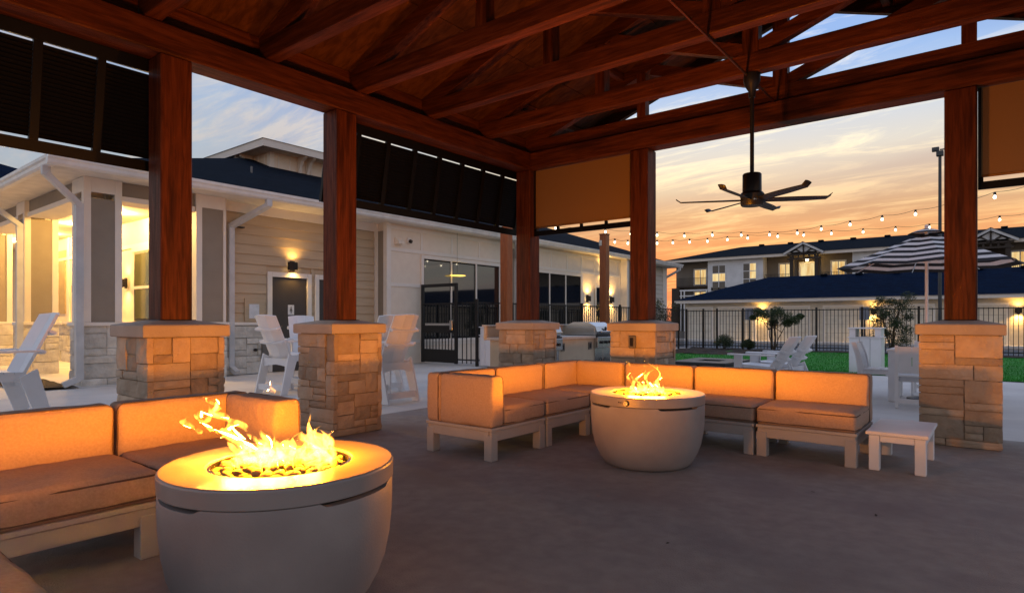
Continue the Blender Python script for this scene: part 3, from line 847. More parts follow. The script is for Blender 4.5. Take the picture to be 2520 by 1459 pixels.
def tongue(b, base, h, w, lean, rnd, flat=.45, curl=1.0, n=13, m=8):
    """one flame tongue: a tapering, wavering lick of closed surface"""
    ph, ph2 = rnd.uniform(0, 6.28), rnd.uniform(0, 6.28); tw = rnd.uniform(0, 3.14); o = len(b.v)
    for i in range(n + 1):
        u = i / n
        rad = w * (math.sin(math.pi * min(1, (u * .86 + .10))) ** .8) * (1 - u) ** .45 * (1 + .35 * math.sin(u * 9 + ph)) + .0012
        off = Vector((math.sin(u * 5.2 + ph) * .30 * curl, math.sin(u * 4.1 + ph2) * .30 * curl, 0)) * h * u + Vector(lean) * h * u ** 1.4
        c = Vector(base) + Vector((0, 0, h * u)) + off; a = tw + u * 2.2
        for k in range(m):
            t = 2 * math.pi * k / m; e = Vector((math.cos(t) * rad, math.sin(t) * rad * flat, 0))
            b.v.append(tuple(c + Vector((e.x * math.cos(a) - e.y * math.sin(a), e.x * math.sin(a) + e.y * math.cos(a), math.sin(t * 2 + ph) * rad * .3))))
    for i in range(n):
        for k in range(m): b.f.append((o + i * m + k, o + i * m + (k + 1) % m, o + (i + 1) * m + (k + 1) % m, o + (i + 1) * m + k))
    b.f += [tuple(o + k for k in range(m))[::-1], tuple(o + n * m + k for k in range(m))]


IMG_R, IMG_D = Vector((.7834, .6215, 0)), Vector((-.6215, .7834, 0))     # rightwards and away, as the fires are met from the seats


def fire(c, label, seed, tongues, licks, power):
    t = thing('gas_fire', label, 'fire', (c[0], c[1], .55), group='gas fires')
    rnd = random.Random(seed); b = MB()
    for (r, d, h, w, lr) in tongues:
        tongue(b, IMG_R * r + IMG_D * d + Vector((0, 0, -.008)), h, w, IMG_R * lr, rnd)
    b.build('flames', 'flame', t, True)
    for (r, d, z, h, w, lr) in licks:
        k = MB(); tongue(k, IMG_R * r + IMG_D * d + Vector((0, 0, z)), h, w, IMG_R * lr, rnd, .35, 1.7); k.build('flame_lick', 'flame', t, True)
    for q in ((-.10, -.02), (.0, -.06), (.10, .02)):
        v = IMG_R * q[0] + IMG_D * q[1]; lamp('fire_light', t, (v.x, v.y, .064), power / 3, (1.0, 0.30, 0.006), .055)


rf = random.Random(21)
T1 = []
for i in range(30):
    u = i / 29; r = -.155 + .36 * u + rf.uniform(-.02, .02); d = rf.uniform(-.10, .08)
    T1.append((r, d, rf.uniform(.06, .115) * (1.0 + .35 * math.sin(u * 9)), rf.uniform(.036, .060), rf.uniform(-.55, .15)))
T1 += [(.115, 0, .22, .032, .1), (-.12, .02, .17, .046, -.4), (-.03, .05, .13, .040, -.2), (.05, -.03, .145, .040, .25), (.17, .02, .12, .042, .3), (-.14, 0, .15, .042, -.6)]
L1 = [(-.15, .02, .12, .085, .026, -1.7), (-.22, .03, .14, .09, .030, -.9), (-.29, .02, .12, .085, .026, -.8), (-.30, .0, .16, .10, .028, .5), (-.34, .02, .11, .07, .024, -.9), (-.26, .04, .09, .06, .022, 1.2),
      (-.05, .05, .27, .045, .015, -.5), (-.26, 0, .205, .06, .016, -.3)]
fire(FB1, 'tall yellow-white flames licking up from the near fire bowl', 4, T1, L1, 240)
T2 = []
for i in range(20):
    u = i / 19; T2.append((-.13 + .25 * u + rf.uniform(-.02, .02), rf.uniform(-.07, .07), rf.uniform(.05, .10), rf.uniform(.030, .046), rf.uniform(-.3, .3)))
T2 += [(-.085, .02, .20, .030, .05), (-.10, 0, .17, .026, -.2), (.03, .0, .21, .028, .1), (.05, .03, .25, .024, .05), (.09, 0, .15, .030, .1), (-.06, .03, .15, .03, 0)]
L2 = [(-.135, 0, .21, .045, .016, -.4), (.09, .02, .18, .03, .010, .5)]
fire(FB2, 'smaller white-yellow flames over the stones of the far fire bowl', 8, T2, L2, 235)

# ---------------------------------------------------------------- sectional seats
SW = 0.755                                   # module width
_cache = {}


def cushion_obj(name, key, args, parent, loc, rz=0.0, pipe=None):
    k = (name,) + key
    if k not in _cache: _cache[k] = cushion(*args, seed=len(_cache) * 3.7).mesh(name, 'fabric', True)
    o = link(name, _cache[k], parent, loc, (0, 0, rz))
    if pipe:
        kk = ('pipe',) + k
        if kk not in _cache: _cache[kk] = [p.mesh('piping', 'piping', True) for p in pipe]
        for me in _cache[kk]: link('piping', me, o)
    return o


def seat_module(label, loc, rz, backs=('b',), front_legs=True):
    """lounge module facing -Y in its own frame: frame, four legs, seat cushion, back cushion, and side cushions where asked"""
    t = thing('lounge_seat', label, 'sofa', (loc[0], loc[1], 0), rz, group='modular lounge seats')
    w = SW - .012; h = w / 2
    for sx in (-1, 1):
        for sy in (-1, 1):
            x = sx * (h - .045); y = sy * (h - .045)
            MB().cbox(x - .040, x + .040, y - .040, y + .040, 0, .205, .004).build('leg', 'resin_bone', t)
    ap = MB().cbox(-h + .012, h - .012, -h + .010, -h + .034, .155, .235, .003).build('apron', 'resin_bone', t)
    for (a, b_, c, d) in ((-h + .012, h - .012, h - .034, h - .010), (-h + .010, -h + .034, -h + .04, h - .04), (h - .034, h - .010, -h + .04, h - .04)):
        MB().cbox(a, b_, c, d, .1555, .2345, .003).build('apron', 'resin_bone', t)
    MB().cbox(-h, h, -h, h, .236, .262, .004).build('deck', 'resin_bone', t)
    bt = .165; ch = .150
    yb = h - .005 if 'b' in backs else h - .005
    dep = w - (bt if 'b' in backs else 0) - .008
    x0 = -h + (bt if 'l' in backs else 0) + .004; x1 = h - (bt if 'r' in backs else 0) - .004
    sw_ = x1 - x0
    yc = -h + .004 + dep / 2
    cushion_obj('seat_cushion', (round(sw_, 3), round(dep, 3)), (sw_, dep, ch, .028, .011), t, ((x0 + x1) / 2, yc, .262), 0,
                [piping_loop(sw_ + .001, dep + .001, .032, ch - .024, .0048), piping_loop(sw_ + .001, dep + .001, .032, .022, .0048)])
    if 'b' in backs:
        cushion_obj('back_cushion', (round(w, 3),), (w - .004, bt, .405, .028, .009), t, (0, h - bt / 2 - .002, .262), 0,
                    [piping_loop(w - .006, .402, .035, -bt / 2 + .020, .0055, 'y', .2025)])
    for sd, sg in (('l', -1), ('r', 1)):
        if sd in backs:
            L_ = w - (bt if 'b' in backs else 0) - .006
            cushion_obj('side_cushion', (round(L_, 3),), (bt, L_, .405, .028, .009), t, (sg * (h - bt / 2 - .002), -h + .003 + L_ / 2, .262), 0,
                        [piping_loop(L_ - .004, .402, .035, -sg * (bt / 2 - .020), .0055, 'x', .2025)])
    return t


XF = -3.125                                  # seat front line of the left wings
xc = XF - SW / 2
# left wing faces +X: local -Y -> +X is a turn of +90 degrees
seat_module('end lounge seat with arm nearest the camera on the far sectional', (xc, 3.68 + SW / 2), R(90), ('b', 'l'))
seat_module('lounge seat between the arm end and the corner of the far sectional', (xc, 3.68 + SW * 1.5 + .008), R(90), ('b',))
seat_module('corner lounge seat of the far sectional behind the left of its fire bowl', (xc, 3.68 + SW * 2.5 + .045), R(90), ('b', 'r'))
yb_ = 3.68 + SW * 2.5 + .045
for i, lb in enumerate(('lounge seat right of the corner, partly hidden by the far flames',
                        'lounge seat just right of the far fire bowl', 'rightmost lounge seat of the far sectional beside the side table')):
    seat_module(lb, (-0.83 - SW / 2 - (2 - i) * (SW + .004), yb_), 0, ('b',))
seat_module('near left lounge seat cut by the picture edge, cushion lit orange', (xc, 1.255 - SW / 2), R(90), ('b',))
seat_module('near left corner lounge seat behind the big fire bowl', (xc, 1.263 + SW / 2), R(90), ('b', 'r'))
seat_module('lounge seat of which only a cushion corner shows at lower left', (-2.30, .52 - SW / 2), R(180), ('b',))


def board_table(name, label, cat, x0, x1, y0, y1, zt, leg, mat, apron=.07, n=None):
    t = thing(name, label, cat, ((x0 + x1) / 2, (y0 + y1) / 2, 0)); a, b = (x1 - x0) / 2, (y1 - y0) / 2
    n = n or max(2, round(2 * a / .13)); bw = 2 * a / n
    for i in range(n):
        MB().cbox(-a + i * bw + .0015, -a + (i + 1) * bw - .0015, -b, b, zt - .026, zt, .004).build('top_board', mat, t)
    for sx in (-1, 1):
        for sy in (-1, 1):
            x, y = sx * (a - leg / 2 - .02), sy * (b - leg / 2 - .02)
            MB().cbox(x - leg / 2, x + leg / 2, y - leg / 2, y + leg / 2, 0, zt - .027, .004).build('leg', mat, t)
    for sy in (-1, 1):
        y = sy * (b - .034); MB().cbox(-a + leg + .022, a - leg - .022, y - .012, y + .012, zt - .027 - apron, zt - .028, .003).build('apron', mat, t)
    for sx in (-1, 1):
        x = sx * (a - .034); MB().cbox(x - .012, x + .012, -b + leg + .022, b - leg - .022, zt - .027 - apron, zt - .028, .003).build('apron', mat, t)
    return t


board_table('side_table', 'low white side table between the sectional end and the right pillar', 'table', -.785, -.385, 5.26, 6.02, .292, .07, 'resin_white', .05, 1)


# ---------------------------------------------------------------- adirondack chairs and other outdoor furniture
def adirondack(label, loc, rz, tall=True, mat='resin_white', group='tall adirondack chairs'):
    """faces +Y in its own frame"""
    t = thing('adirondack_chair', label, 'chair', (loc[0], loc[1], 0), rz, group=group)
    if tall: sz, az, bz, rec, fy, ry, w = .56, .80, 1.20, R(26), .32, -.22, .27
    else: sz, az, bz, rec, fy, ry, w = .36, .56, .86, R(32), .36, -.26, .29
    for sx in (-1, 1):
        x = sx * w
        MB().prism([(fy - .13, 0), (fy - .01, 0), (fy - .01 - (.04 if tall else 0), az - .012), (fy - .15, az - .012)], 'x', x - .013, x + .013).build('leg', mat, t)
        MB().prism([(ry - .20, 0), (ry - .07, 0), (ry + .12, sz - .03), (ry - .04, sz + .05)], 'x', x - .013, x + .013).build('leg', mat, t)
        MB().prism([(ry - .03, sz - .08), (fy - .02, sz - .05), (fy - .02, sz + .03), (ry - .03, sz - .005)], 'x', x - sx * .040, x - sx * .015).build('side_rail', mat, t)
        xx = sx * (w + .035)
        MB().prism([(xx - .065, ry - .02), (xx - .065 * (1 if sx > 0 else .8), fy + .05), (xx - .02, fy + .085), (xx + .03, fy + .085), (xx + .065, fy + .05), (xx + .065 * (.8 if sx > 0 else 1), ry - .02), (xx, ry - .09)], 'z', az - .011, az + .011).build('arm', mat, t)
    n = 5
    for i in range(n):                                          # seat boards
        y0 = ry + .06 + (fy - ry - .08) * i / n; y1 = y0 + (fy - ry - .08) / n - .006; zz = lambda y: sz + .028 * (y - ry) / (fy - ry) - .004
        MB().prism([(y0, zz(y0)), (y1, zz(y1)), (y1, zz(y1) + .022), (y0, zz(y0) + .022)], 'x', -w + .016, w - .016).build('seat_board', mat, t)
    Lb = (bz - sz + .10) / math.cos(rec); up = Vector((0, -math.sin(rec), math.cos(rec))); fr = Vector((0, math.cos(rec), math.sin(rec)))
    o = Vector((0, ry + .055, sz - .085))
    for k, (xa, xb, za, zb) in enumerate(((-.215, -.078, .055, .0), (-.076, .076, 0, 0), (.078, .215, .0, .055))):
        b = MB(); hs = (Lb - .055, Lb - .012) if k == 0 else ((Lb - .011, Lb - .011) if k == 1 else (Lb - .012, Lb - .055))
        vs = []
        for dd in (0, .022):
            for (xx, zz, hh) in ((xa, za, 0), (xb, zb, 0), (xb, zb, hs[1]), (xa, za, hs[0])):
                vs.append(o + Vector((xx, 0, 0)) + fr * (zz - dd) + up * hh)
        b.add(vs, [(0, 1, 2, 3), (4, 7, 6, 5), (0, 4, 5, 1), (1, 5, 6, 2), (2, 6, 7, 3), (3, 7, 4, 0)]); b.build('back_board', mat, t)
    for hh in ((.43, .70) if tall else (.36, .58)):
        c = o + up * (Lb * hh) - fr * .012
        b = MB(); P = []
        for (xx, zz) in ((-.235, .06), (-.08, .0), (.08, .0), (.235, .06)): P.append((xx, zz))
        vs = []
        for s0 in (-.015, .015):
            for (xx, zz) in P: vs.append(c + Vector((xx, 0, 0)) + fr * (zz - .011) + up * s0)
            for (xx, zz) in P[::-1]: vs.append(c + Vector((xx, 0, 0)) + fr * (min(zz, .02) - .045) + up * s0)
        f = [tuple(range(8))[::-1], tuple(range(8, 16))] + [(i, (i + 1) % 8, 8 + (i + 1) % 8, 8 + i) for i in range(8)]
        b.add(vs, f); b.build('back_rail', mat, t)
    y = ry - .03
    MB().prism([(-w + .014, sz - .15), (-w * .4, sz - .125), (0, sz - .115), (w * .4, sz - .125), (w - .014, sz - .15), (w - .014, sz - .02), (-w + .014, sz - .02)], 'y', y - .011, y + .011).build('rear_apron', mat, t)
    if tall:
        MB().cbox(-w + .014, w - .014, ry - .150, ry - .128, .06, .15, .003).build('stretcher', mat, t)
        MB().cbox(-w + .014, w - .014, fy - .085, fy - .063, .10, .19, .003).build('stretcher', mat, t)
    return t


adirondack('tall adirondack chair seen from behind just right of the second pillar', (-6.72, 5.60), R(90))
adirondack('tall adirondack chair mostly hidden behind the second pillar, next to another', (-7.80, 6.30), R(84))
adirondack('tall adirondack chair in front of the brown door, back towards the camera', (-8.72, 5.36), R(12))
adirondack('tall adirondack chair facing the camera half behind the second pillar', (-9.20, 5.98), R(-112))
adirondack('tall adirondack chair facing left at the left edge, its back lit blue', (-8.15, 1.66), R(186))
adirondack('low adirondack chair by the lawn, nearer of the side-by-side pair', (-3.04, 10.48), R(82), False, group='low adirondack chairs')
adirondack('low adirondack chair by the lawn, farther of the side-by-side pair', (-2.98, 11.26), R(82), False, group='low adirondack chairs')
adirondack('low adirondack chair peeking out behind the pillar with the outlet box', (-5.62, 10.95), R(-90), False, group='low adirondack chairs')


def waste_bin(label, loc, w=.52, d=.46, h=.965):
    t = thing('waste_bin', label, 'waste bin', (loc[0], loc[1], 0), group='white slatted waste bins')
    MB().box(-w / 2 + .03, w / 2 - .03, -d / 2 + .03, d / 2 - .03, .02, .70).build('liner', 'dark_room', t)
    for sd in range(4):
        L_ = w if sd % 2 == 0 else d; n = 3
        for i in range(n):
            a = -L_ / 2 + .004 + (L_ - .008) * i / n; b_ = a + (L_ - .008) / n - .007
            if sd == 0: MB().cbox(a, b_, -d / 2, -d / 2 + .022, .015, .745, .003).build('side_board', 'resin_white', t)
            if sd == 2: MB().cbox(a, b_, d / 2 - .022, d / 2, .015, .745, .003).build('side_board', 'resin_white', t)
            if sd == 1: MB().cbox(w / 2 - .022, w / 2, a + (.023 if i == 0 else 0), b_ - (.023 if i == n - 1 else 0), .015, .745, .003).build('side_board', 'resin_white', t)
            if sd == 3: MB().cbox(-w / 2, -w / 2 + .022, a + (.023 if i == 0 else 0), b_ - (.023 if i == n - 1 else 0), .015, .745, .003).build('side_board', 'resin_white', t)
    e = .02
    for (a, b_, c, f) in ((-w / 2 - e, w / 2 + e, -d / 2 - e, -d / 2 + .07), (-w / 2 - e, w / 2 + e, d / 2 - .07, d / 2 + e), (-w / 2 - e, -w / 2 + .08, -d / 2 + .071, d / 2 - .071), (w / 2 - .08, w / 2 + e, -d / 2 + .071, d / 2 - .071)):
        MB().cbox(a, b_, c, f, .747, .768, .003).build('rim_board', 'resin_white', t)
    for sx in (-1, 1):
        x = sx * (w / 2 - .065); MB().cbox(x - .055, x + .055, -d / 2 + .01, d / 2 - .01, .769, h - .024, .003).build('upright', 'resin_white', t)
    MB().cbox(-w / 2 - e, w / 2 + e, -d / 2 - e, d / 2 + e, h - .023, h, .004).build('lid', 'resin_white', t)
    return t


waste_bin('white slatted waste bin beside the black gate', (-9.62, 11.42))
waste_bin('white slatted waste bin at the edge of the lawn behind the sectional', (-2.20, 14.95), .60, .5)


def fire_table():
    t = thing('fire_table', 'low dark square fire table near the lawn, unlit', 'fire table', (-4.06, 10.9, 0))
    a, b = .49, .68
    MB().cbox(-a + .02, a - .02, -b + .02, b - .02, 0, .355, .006).build('base', 'fire_table_dark', t)
    for (x0, x1, y0, y1) in ((-a, a, -b, -.22), (-a, a, .22, b), (-a, -.2, -.219, .219), (.2, a, -.219, .219)):
        MB().cbox(x0, x1, y0, y1, .356, .40, .004).build('top_slab', 'fire_table_top', t)
    MB().box(-.199, .199, -.219, .219, .357, .375).build('burner_tray', 'black_metal', t)
    p = MB().cbox(a - .02, a - .008, -.5, -.34, .17, .29, .003).build('valve_panel', 'black_metal', t)
    MB().tube([(a - .008, -.42, .23), (a + .012, -.42, .23)], .018, 14).build('valve_knob', 'steel', p, True, angle=40)


pm('fire_table_dark', (0.025, 0.025, 0.027), None, 6, 0.6, 0.1, 60)
pm('fire_table_top', (0.045, 0.05, 0.052), (0.035, 0.04, 0.042), 6, 0.5, 0.1, 60)
fire_table()
board_table('dining_table', 'white dining table under the striped umbrella', 'table', -1.22, -.32, 9.88, 10.80, .72, .085, 'resin_white', .08)


def dining_chair(label, loc, rz):
    """upright boarded chair with a curved back, faces +Y"""
    t = thing('dining_chair', label, 'chair', (loc[0], loc[1], 0), rz, group='white dining chairs'); w = .24; m = 'resin_white'
    for sx in (-1, 1):
        x = sx * w
        MB().prism([(-.27, 0), (-.20, 0), (-.19, .22), (-.17, .42), (-.20, .60), (-.27, .80), (-.33, .80), (-.275, .60), (-.25, .42), (-.26, .22)], 'x', x - .016, x + .016).build('leg', m, t)
        MB().cbox(x - .016, x + .016, .16, .23, 0, .395, .003).build('leg', m, t)
        MB().prism([(-.17, .33), (-.12, .345), (.10, .345), (.158, .31), (.158, .395), (-.17, .395)], 'x', x - .014, x + .014).build('side_rail', m, t)
    for i in range(4):
        y = -.17 + i * .105; MB().cbox(-w - .016, w + .016, y, y + .098, .397, .42, .003).build('seat_board', m, t)
    for i in range(3):
        x = -w + .018 + i * .149; MB().prism([(-.205, .44), (-.185, .44), (-.218, .60), (-.285, .785), (-.305, .785), (-.238, .60)], 'x', x, x + .143).build('back_board', m, t)
    MB().cbox(-w + .018, w - .018, -.252, -.232, .06, .12, .003).build('stretcher', m, t)
    MB().cbox(-w + .018, w - .018, .185, .205, .30, .39, .003).build('front_apron', m, t)
    return t


dining_chair('white dining chair left of the table, its curved back in profile', (-1.36, 10.38), R(-90))
dining_chair('white dining chair with its back to the camera, half behind the right pillar', (-.80, 9.48), R(4))
dining_chair('white dining chair on the lawn side of the dining table', (-.78, 11.22), R(180))


def umbrella():
    x, y = -.79, 10.36
    t = thing('patio_umbrella', 'black and white striped patio umbrella above the dining table', 'umbrella', (x, y, 0))
    MB().tube([(0, 0, .02), (0, 0, 2.41)], .021, 14).build('pole', 'resin_white', t, True, angle=40)
    MB().lathe([(0, 0), (.24, 0), (.24, .03), (.05, .05), (.03, .07), (0, .07)], 28).build('base', 'black_metal', t, True, angle=40)
    n, RR, zt, ze = 8, 1.12, 2.35, 1.88; ns = 11; a0 = R(14)
    def P(k, u, e=0.0):
        a = a0 + 2 * math.pi * k / n; r = RR * u; sag = .045 * math.sin(math.pi * u)
        return Vector((r * math.cos(a), r * math.sin(a), zt - (zt - ze) * u ** 1.12 - sag * .4 + e))
    cv = None
    for k in range(n):
        for s_ in range(ns):
            u0, u1 = .10 + .90 * s_ / ns, .10 + .90 * (s_ + 1) / ns; b = MB(); vs = []
            for e in (0, -.004):
                for u in (u0, u1):
                    p, q = P(k, u, e), P(k + 1, u, e); mid = (p + q) / 2 - Vector((0, 0, .030 * u)); vs += [p, mid, q]
            b.add(vs, [(0, 1, 4, 3), (1, 2, 5, 4), (6, 9, 10, 7), (7, 10, 11, 8), (3, 4, 10, 9), (4, 5, 11, 10)])
            b.build('canopy_stripe', 'canopy_dark' if s_ % 2 == 0 else 'canopy_pale', t)
        MB().tube([(0, 0, 2.24), P(k, .5, -.03), P(k, .99, -.012)], .008, 6).build('rib', 'resin_white', t, True)
        MB().tube([(0, 0, 1.95), P(k, .52, -.03)], .007, 6).build('strut', 'resin_white', t, True)
    for k in range(n):                                                   # vent cap on top
        a, b_ = a0 + 2 * math.pi * k / n, a0 + 2 * math.pi * (k + 1) / n; r = .30
        for j, (ra, rb, za, zb, mt) in enumerate(((.03, .11, 2.405, 2.385, 'canopy_dark'), (.11, .18, 2.385, 2.36, 'canopy_pale'), (.18, .23, 2.36, 2.335, 'canopy_dark'))):
            MB().add([(ra * math.cos(a), ra * math.sin(a), za), (ra * math.cos(b_), ra * math.sin(b_), za), (rb * math.cos(b_), rb * math.sin(b_), zb), (rb * math.cos(a), rb * math.sin(a), zb)], [(0, 3, 2, 1)]).build('vent_stripe', mt, t)
    MB().lathe([(0, 2.46), (.018, 2.455), (.028, 2.435), (.02, 2.412), (.035, 2.405), (0, 2.40)], 16).build('finial', 'resin_white', t, True)
    MB().lathe([(.022, 2.25), (.04, 2.25), (.04, 2.21), (.022, 2.21)], 16).build('hub', 'resin_white', t, True)
    MB().lathe([(.022, 1.97), (.04, 1.97), (.04, 1.92), (.022, 1.92)], 16).build('runner', 'resin_white', t, True)


umbrella()


def grill_station():
    X = -5.30
    t = thing('grill_counter', 'tan stucco outdoor counter with pale top between two grills', 'counter', (X - .35, 8.4, 0))
    MB().cbox(X - .72, X - .02, 7.05, 9.75, 0, .82, .006).build('base', 'counter_stucco', t, world=t)
    for (a, b_) in ((7.0, 7.32), (7.86, 8.90), (9.46, 9.80)):
        MB().cbox(X - .75, X + .03, a, b_, .821, .862, .006).build('counter_slab', 'counter_top', t, world=t)
    bs = MB().cbox(X - .80, X - .752, 7.0, 9.8, .82, 1.02, .004).build('back_splash', 'counter_stucco', t, world=t)
    MB().cbox(X - .83, X - .73, 6.99, 9.81, 1.021, 1.05, .004).build('splash_cap', 'counter_top', bs)
    for y in (7.97, 8.78):
        o = MB().cbox(X - .019, X - .006, y - .05, y + .05, .64, .76, .003).build('outlet_plate', 'grey_box', t, world=t)
        MB().cbox(X - .006, X + .004, y - .022, y + .022, .665, .735, .003).build('outlet_cover', 'black_metal', o)


grill_station()


def grill(label, y):
    X = -5.30; w = .27
    t = thing('gas_grill', label, 'grill', (X, y, 0), group='built-in gas grills')
    pr = [(-.62, .87), (.02, .87), (.045, .93), (.01, 1.02), (-.12, 1.085), (-.42, 1.09), (-.58, 1.03), (-.62, .95)]
    hd = MB().prism([(p[0], p[1]) for p in pr], 'y', -w, w).build('hood', 'steel', t)
    MB().tube([(.085, -w + .05, .93), (.085, w - .05, .93)], .013, 10).build('hood_handle', 'steel', hd, True)
    for s_ in (-1, 1): MB().tube([(.03, s_ * (w - .08), .93), (.085, s_ * (w - .08), .93)], .008, 8).build('handle_post', 'steel', hd, True)
    MB().tube([(.048, 0, .975), (.056, 0, .975)], .035, 20).build('emblem', 'bronze', hd, True, angle=40)
    for s_ in (-1, 1): MB().cbox(-.55, .0, s_ * w - .004, s_ * w + .004, .872, 1.0, .002).build('hood_end', 'steel', hd)
    MB().cbox(-.60, .05, -w, w, .842, .869, .004).build('grill_tray', 'black_metal', t)
    pn = MB().cbox(-.02, .06, -w, w, .665, .840, .006).build('control_panel', 'steel', t)
    for k in range(3): MB().tube([(.06, -.15 + k * .15, .75), (.092, -.15 + k * .15, .75)], .024, 16).build('knob', 'black_metal', pn, True, angle=40)
    for s_ in (-1, 1):
        d = MB().cbox(-.018, -.002, min(s_ * .004, s_ * (w - .01)), max(s_ * .004, s_ * (w - .01)), .06, .655, .004).build('cabinet_door', 'steel', t)
        ring = [(.0, s_ * .07 + .042 * math.cos(R(a)), .43 + .055 * math.sin(R(a))) for a in range(40, 341, 20)] if s_ > 0 else [(.0, s_ * .07 + .042 * math.cos(R(a)), .43 + .055 * math.sin(R(a))) for a in range(-140, 161, 20)]
        MB().tube(ring, .006, 6).build('emblem_letter', 'black_metal', d, True)
        for k in range(2):
            for j in range(4):
                MB().box(-.002, .001, s_ * (.07 + .1 * k) - .018, s_ * (.07 + .1 * k) + .018, .12 + j * .032, .136 + j * .032).build('vent_slot', 'black_metal', d)


grill('left steel grill hidden mostly by the corner pillar', 7.59)
grill('right steel grill with rounded hood just left of the outlet pillar', 9.18)

# ---------------------------------------------------------------- clubhouse
WARM = (1.0, 0.57, 0.15)
cb = thing('clubhouse', 'beige single-storey clubhouse with dark roof, stone base and lit porch', 'building', (-12.3, 9, 0))


def P_(b, name, mat, parent=None, smooth=False, angle=None):
    """part of the clubhouse in world coordinates"""
    if parent is None: return b.build(name, mat, cb, smooth, world=cb, angle=angle)
    return b.build(name, mat, parent, smooth, angle=angle)


EX, EY, EZ = -11.58, 3.08, 3.55              # eave lines and soffit height
SX = -12.35                                  # siding plane
BX = -11.88                                  # panelled bay plane
YE = 26.7
# main walls behind the cladding
P_(MB().box(SX - .2, SX - .02, 5.45, YE, 0, EZ - .004), 'wall', 'siding')
P_(MB().box(-26, SX - .202, 5.45, 5.65, 0, EZ - .004), 'wall', 'white_panel')
P_(MB().box(-26, SX - .01, YE - .2, YE, 0.0, EZ - .005), 'wall', 'siding')
# soffit, fascia, gutter
P_(MB().box(SX - .3, EX + .02, EY, YE + .45, EZ, EZ + .03), 'soffit', 'soffit')
P_(MB().box(-26, SX - .302, EY, 5.7, EZ + .001, EZ + .031), 'soffit', 'soffit')


def gutter_profile(o):     # ogee gutter hung on the fascia
    return [(0, -.03), (.07, -.03), (.10, .0), (.105, .05), (.13, .075), (.13, .125), (.115, .125), (.115, .085), (0, .085)]


gt = P_(MB().prism([(EX + .021 + u, EZ + .02 + w) for u, w in gutter_profile(0)], 'y', EY - .13, YE + .5), 'gutter', 'gutter')
P_(MB().prism([(EY - .001 - u, EZ + .02 + w) for u, w in gutter_profile(0)], 'x', -26, EX + .021), 'gutter', 'gutter')
P_(MB().box(EX + .0, EX + .0205, EY, YE + .45, EZ + .032, EZ + .13), 'fascia', 'trim')
P_(MB().box(SX + .02, SX + .05, 6.05, YE, EZ - .20, EZ - .002), 'frieze_board', 'trim')
# hip roof: front (+X) slope, end (-Y) slope
sl = .37; RX = -18.6; ry0 = EY - .02 + (EX + .05 - RX); rz = EZ + .10 + sl * (EX + .05 - RX)
b = MB(); b.v = [(EX + .05, EY - .03, EZ + .10), (EX + .05, YE + .5, EZ + .10), (RX, YE - 6.6, rz), (RX, ry0, rz), (-30, EY - .03, EZ + .10), (-30, ry0, rz)]
b.f = [(0, 1, 2, 3), (4, 0, 3, 5), (1, 4, 5, 3, 2)]
P_(b, 'shingle_roof', 'shingles')
# raised monitor above the roof
mx1, my0 = -17.2, 9.95; mz0, mz1 = 5.3, 6.20
P_(MB().box(-23, mx1, my0, 18.5, mz0, mz1), 'monitor_wall', 'white_panel')
for i in range(22): P_(MB().box(mx1 + .001, mx1 + .02, my0 + .25 + i * .38, my0 + .29 + i * .38, mz0, mz1 - .002), 'batten', 'trim')
for i in range(14): P_(MB().box(mx1 - .3 - i * .38, mx1 - .26 - i * .38, my0 - .02, my0 - .001, mz0, mz1 - .002), 'batten', 'trim')
P_(MB().box(mx1 - .12, mx1 + .025, my0 - .025, my0 + .12, mz0, mz1 - .003), 'corner_board', 'trim')
o_ = .5
P_(MB().box(-23.5, mx1 + o_, my0 - o_, 19, mz1, mz1 + .03), 'monitor_soffit', 'soffit')
for (a, b_, c, d) in ((-23.5, mx1 + o_ + .02, my0 - o_ - .02, my0 - o_ - .001), (mx1 + o_ + .001, mx1 + o_ + .021, my0 - o_ - .0, 19)):
    P_(MB().box(a, b_, c, d, mz1 - .02, mz1 + .20), 'monitor_fascia', 'trim')
b = MB(); ex, ey, e2, e3, zz = mx1 + o_ + .05, my0 - o_ - .05, -23.5, 19, mz1 + .2; hx = (ex - e2) / 2
b.v = [(ex, ey, zz), (ex, e3, zz), (e2, e3, zz), (e2, ey, zz), (ex - hx, ey + hx, zz + hx * .25), (ex - hx, e3 - hx, zz + hx * .25)]
b.f = [(0, 1, 5, 4), (1, 2, 5), (2, 3, 4, 5), (3, 0, 4)]; P_(b, 'monitor_roof', 'shingles')


def bracket(pts_fn, name='roof_bracket'):
    arc = [(.0, -.55), (.06, -.50), (.10, -.40), (.14, -.28), (.24, -.14), (.40, -.05), (.40, .0), (.0, .0)]
    P_(pts_fn(arc), name, 'trim')


for yy in (my0 + .95, my0 + 1.25): bracket(lambda a, yy=yy: MB().prism([(mx1 + .02 + u, mz1 + w - .003) for u, w in a], 'y', yy - .045, yy + .045))
for xx in (mx1 - 1.0, mx1 - 1.3): bracket(lambda a, xx=xx: MB().prism([(my0 - .02 - u, mz1 + w - .003) for u, w in a], 'x', xx - .045, xx + .045))
P_(MB().tube([(-14.7, 8.0, 4.6), (-14.7, 8.0, 4.98)], .025, 10), 'vent_pipe', 'grey_box', smooth=True)
P_(MB().cbox(-17.0, -16.7, 12.4, 12.75, mz1 + .24, mz1 + .42, .02), 'roof_vent', 'shingles')
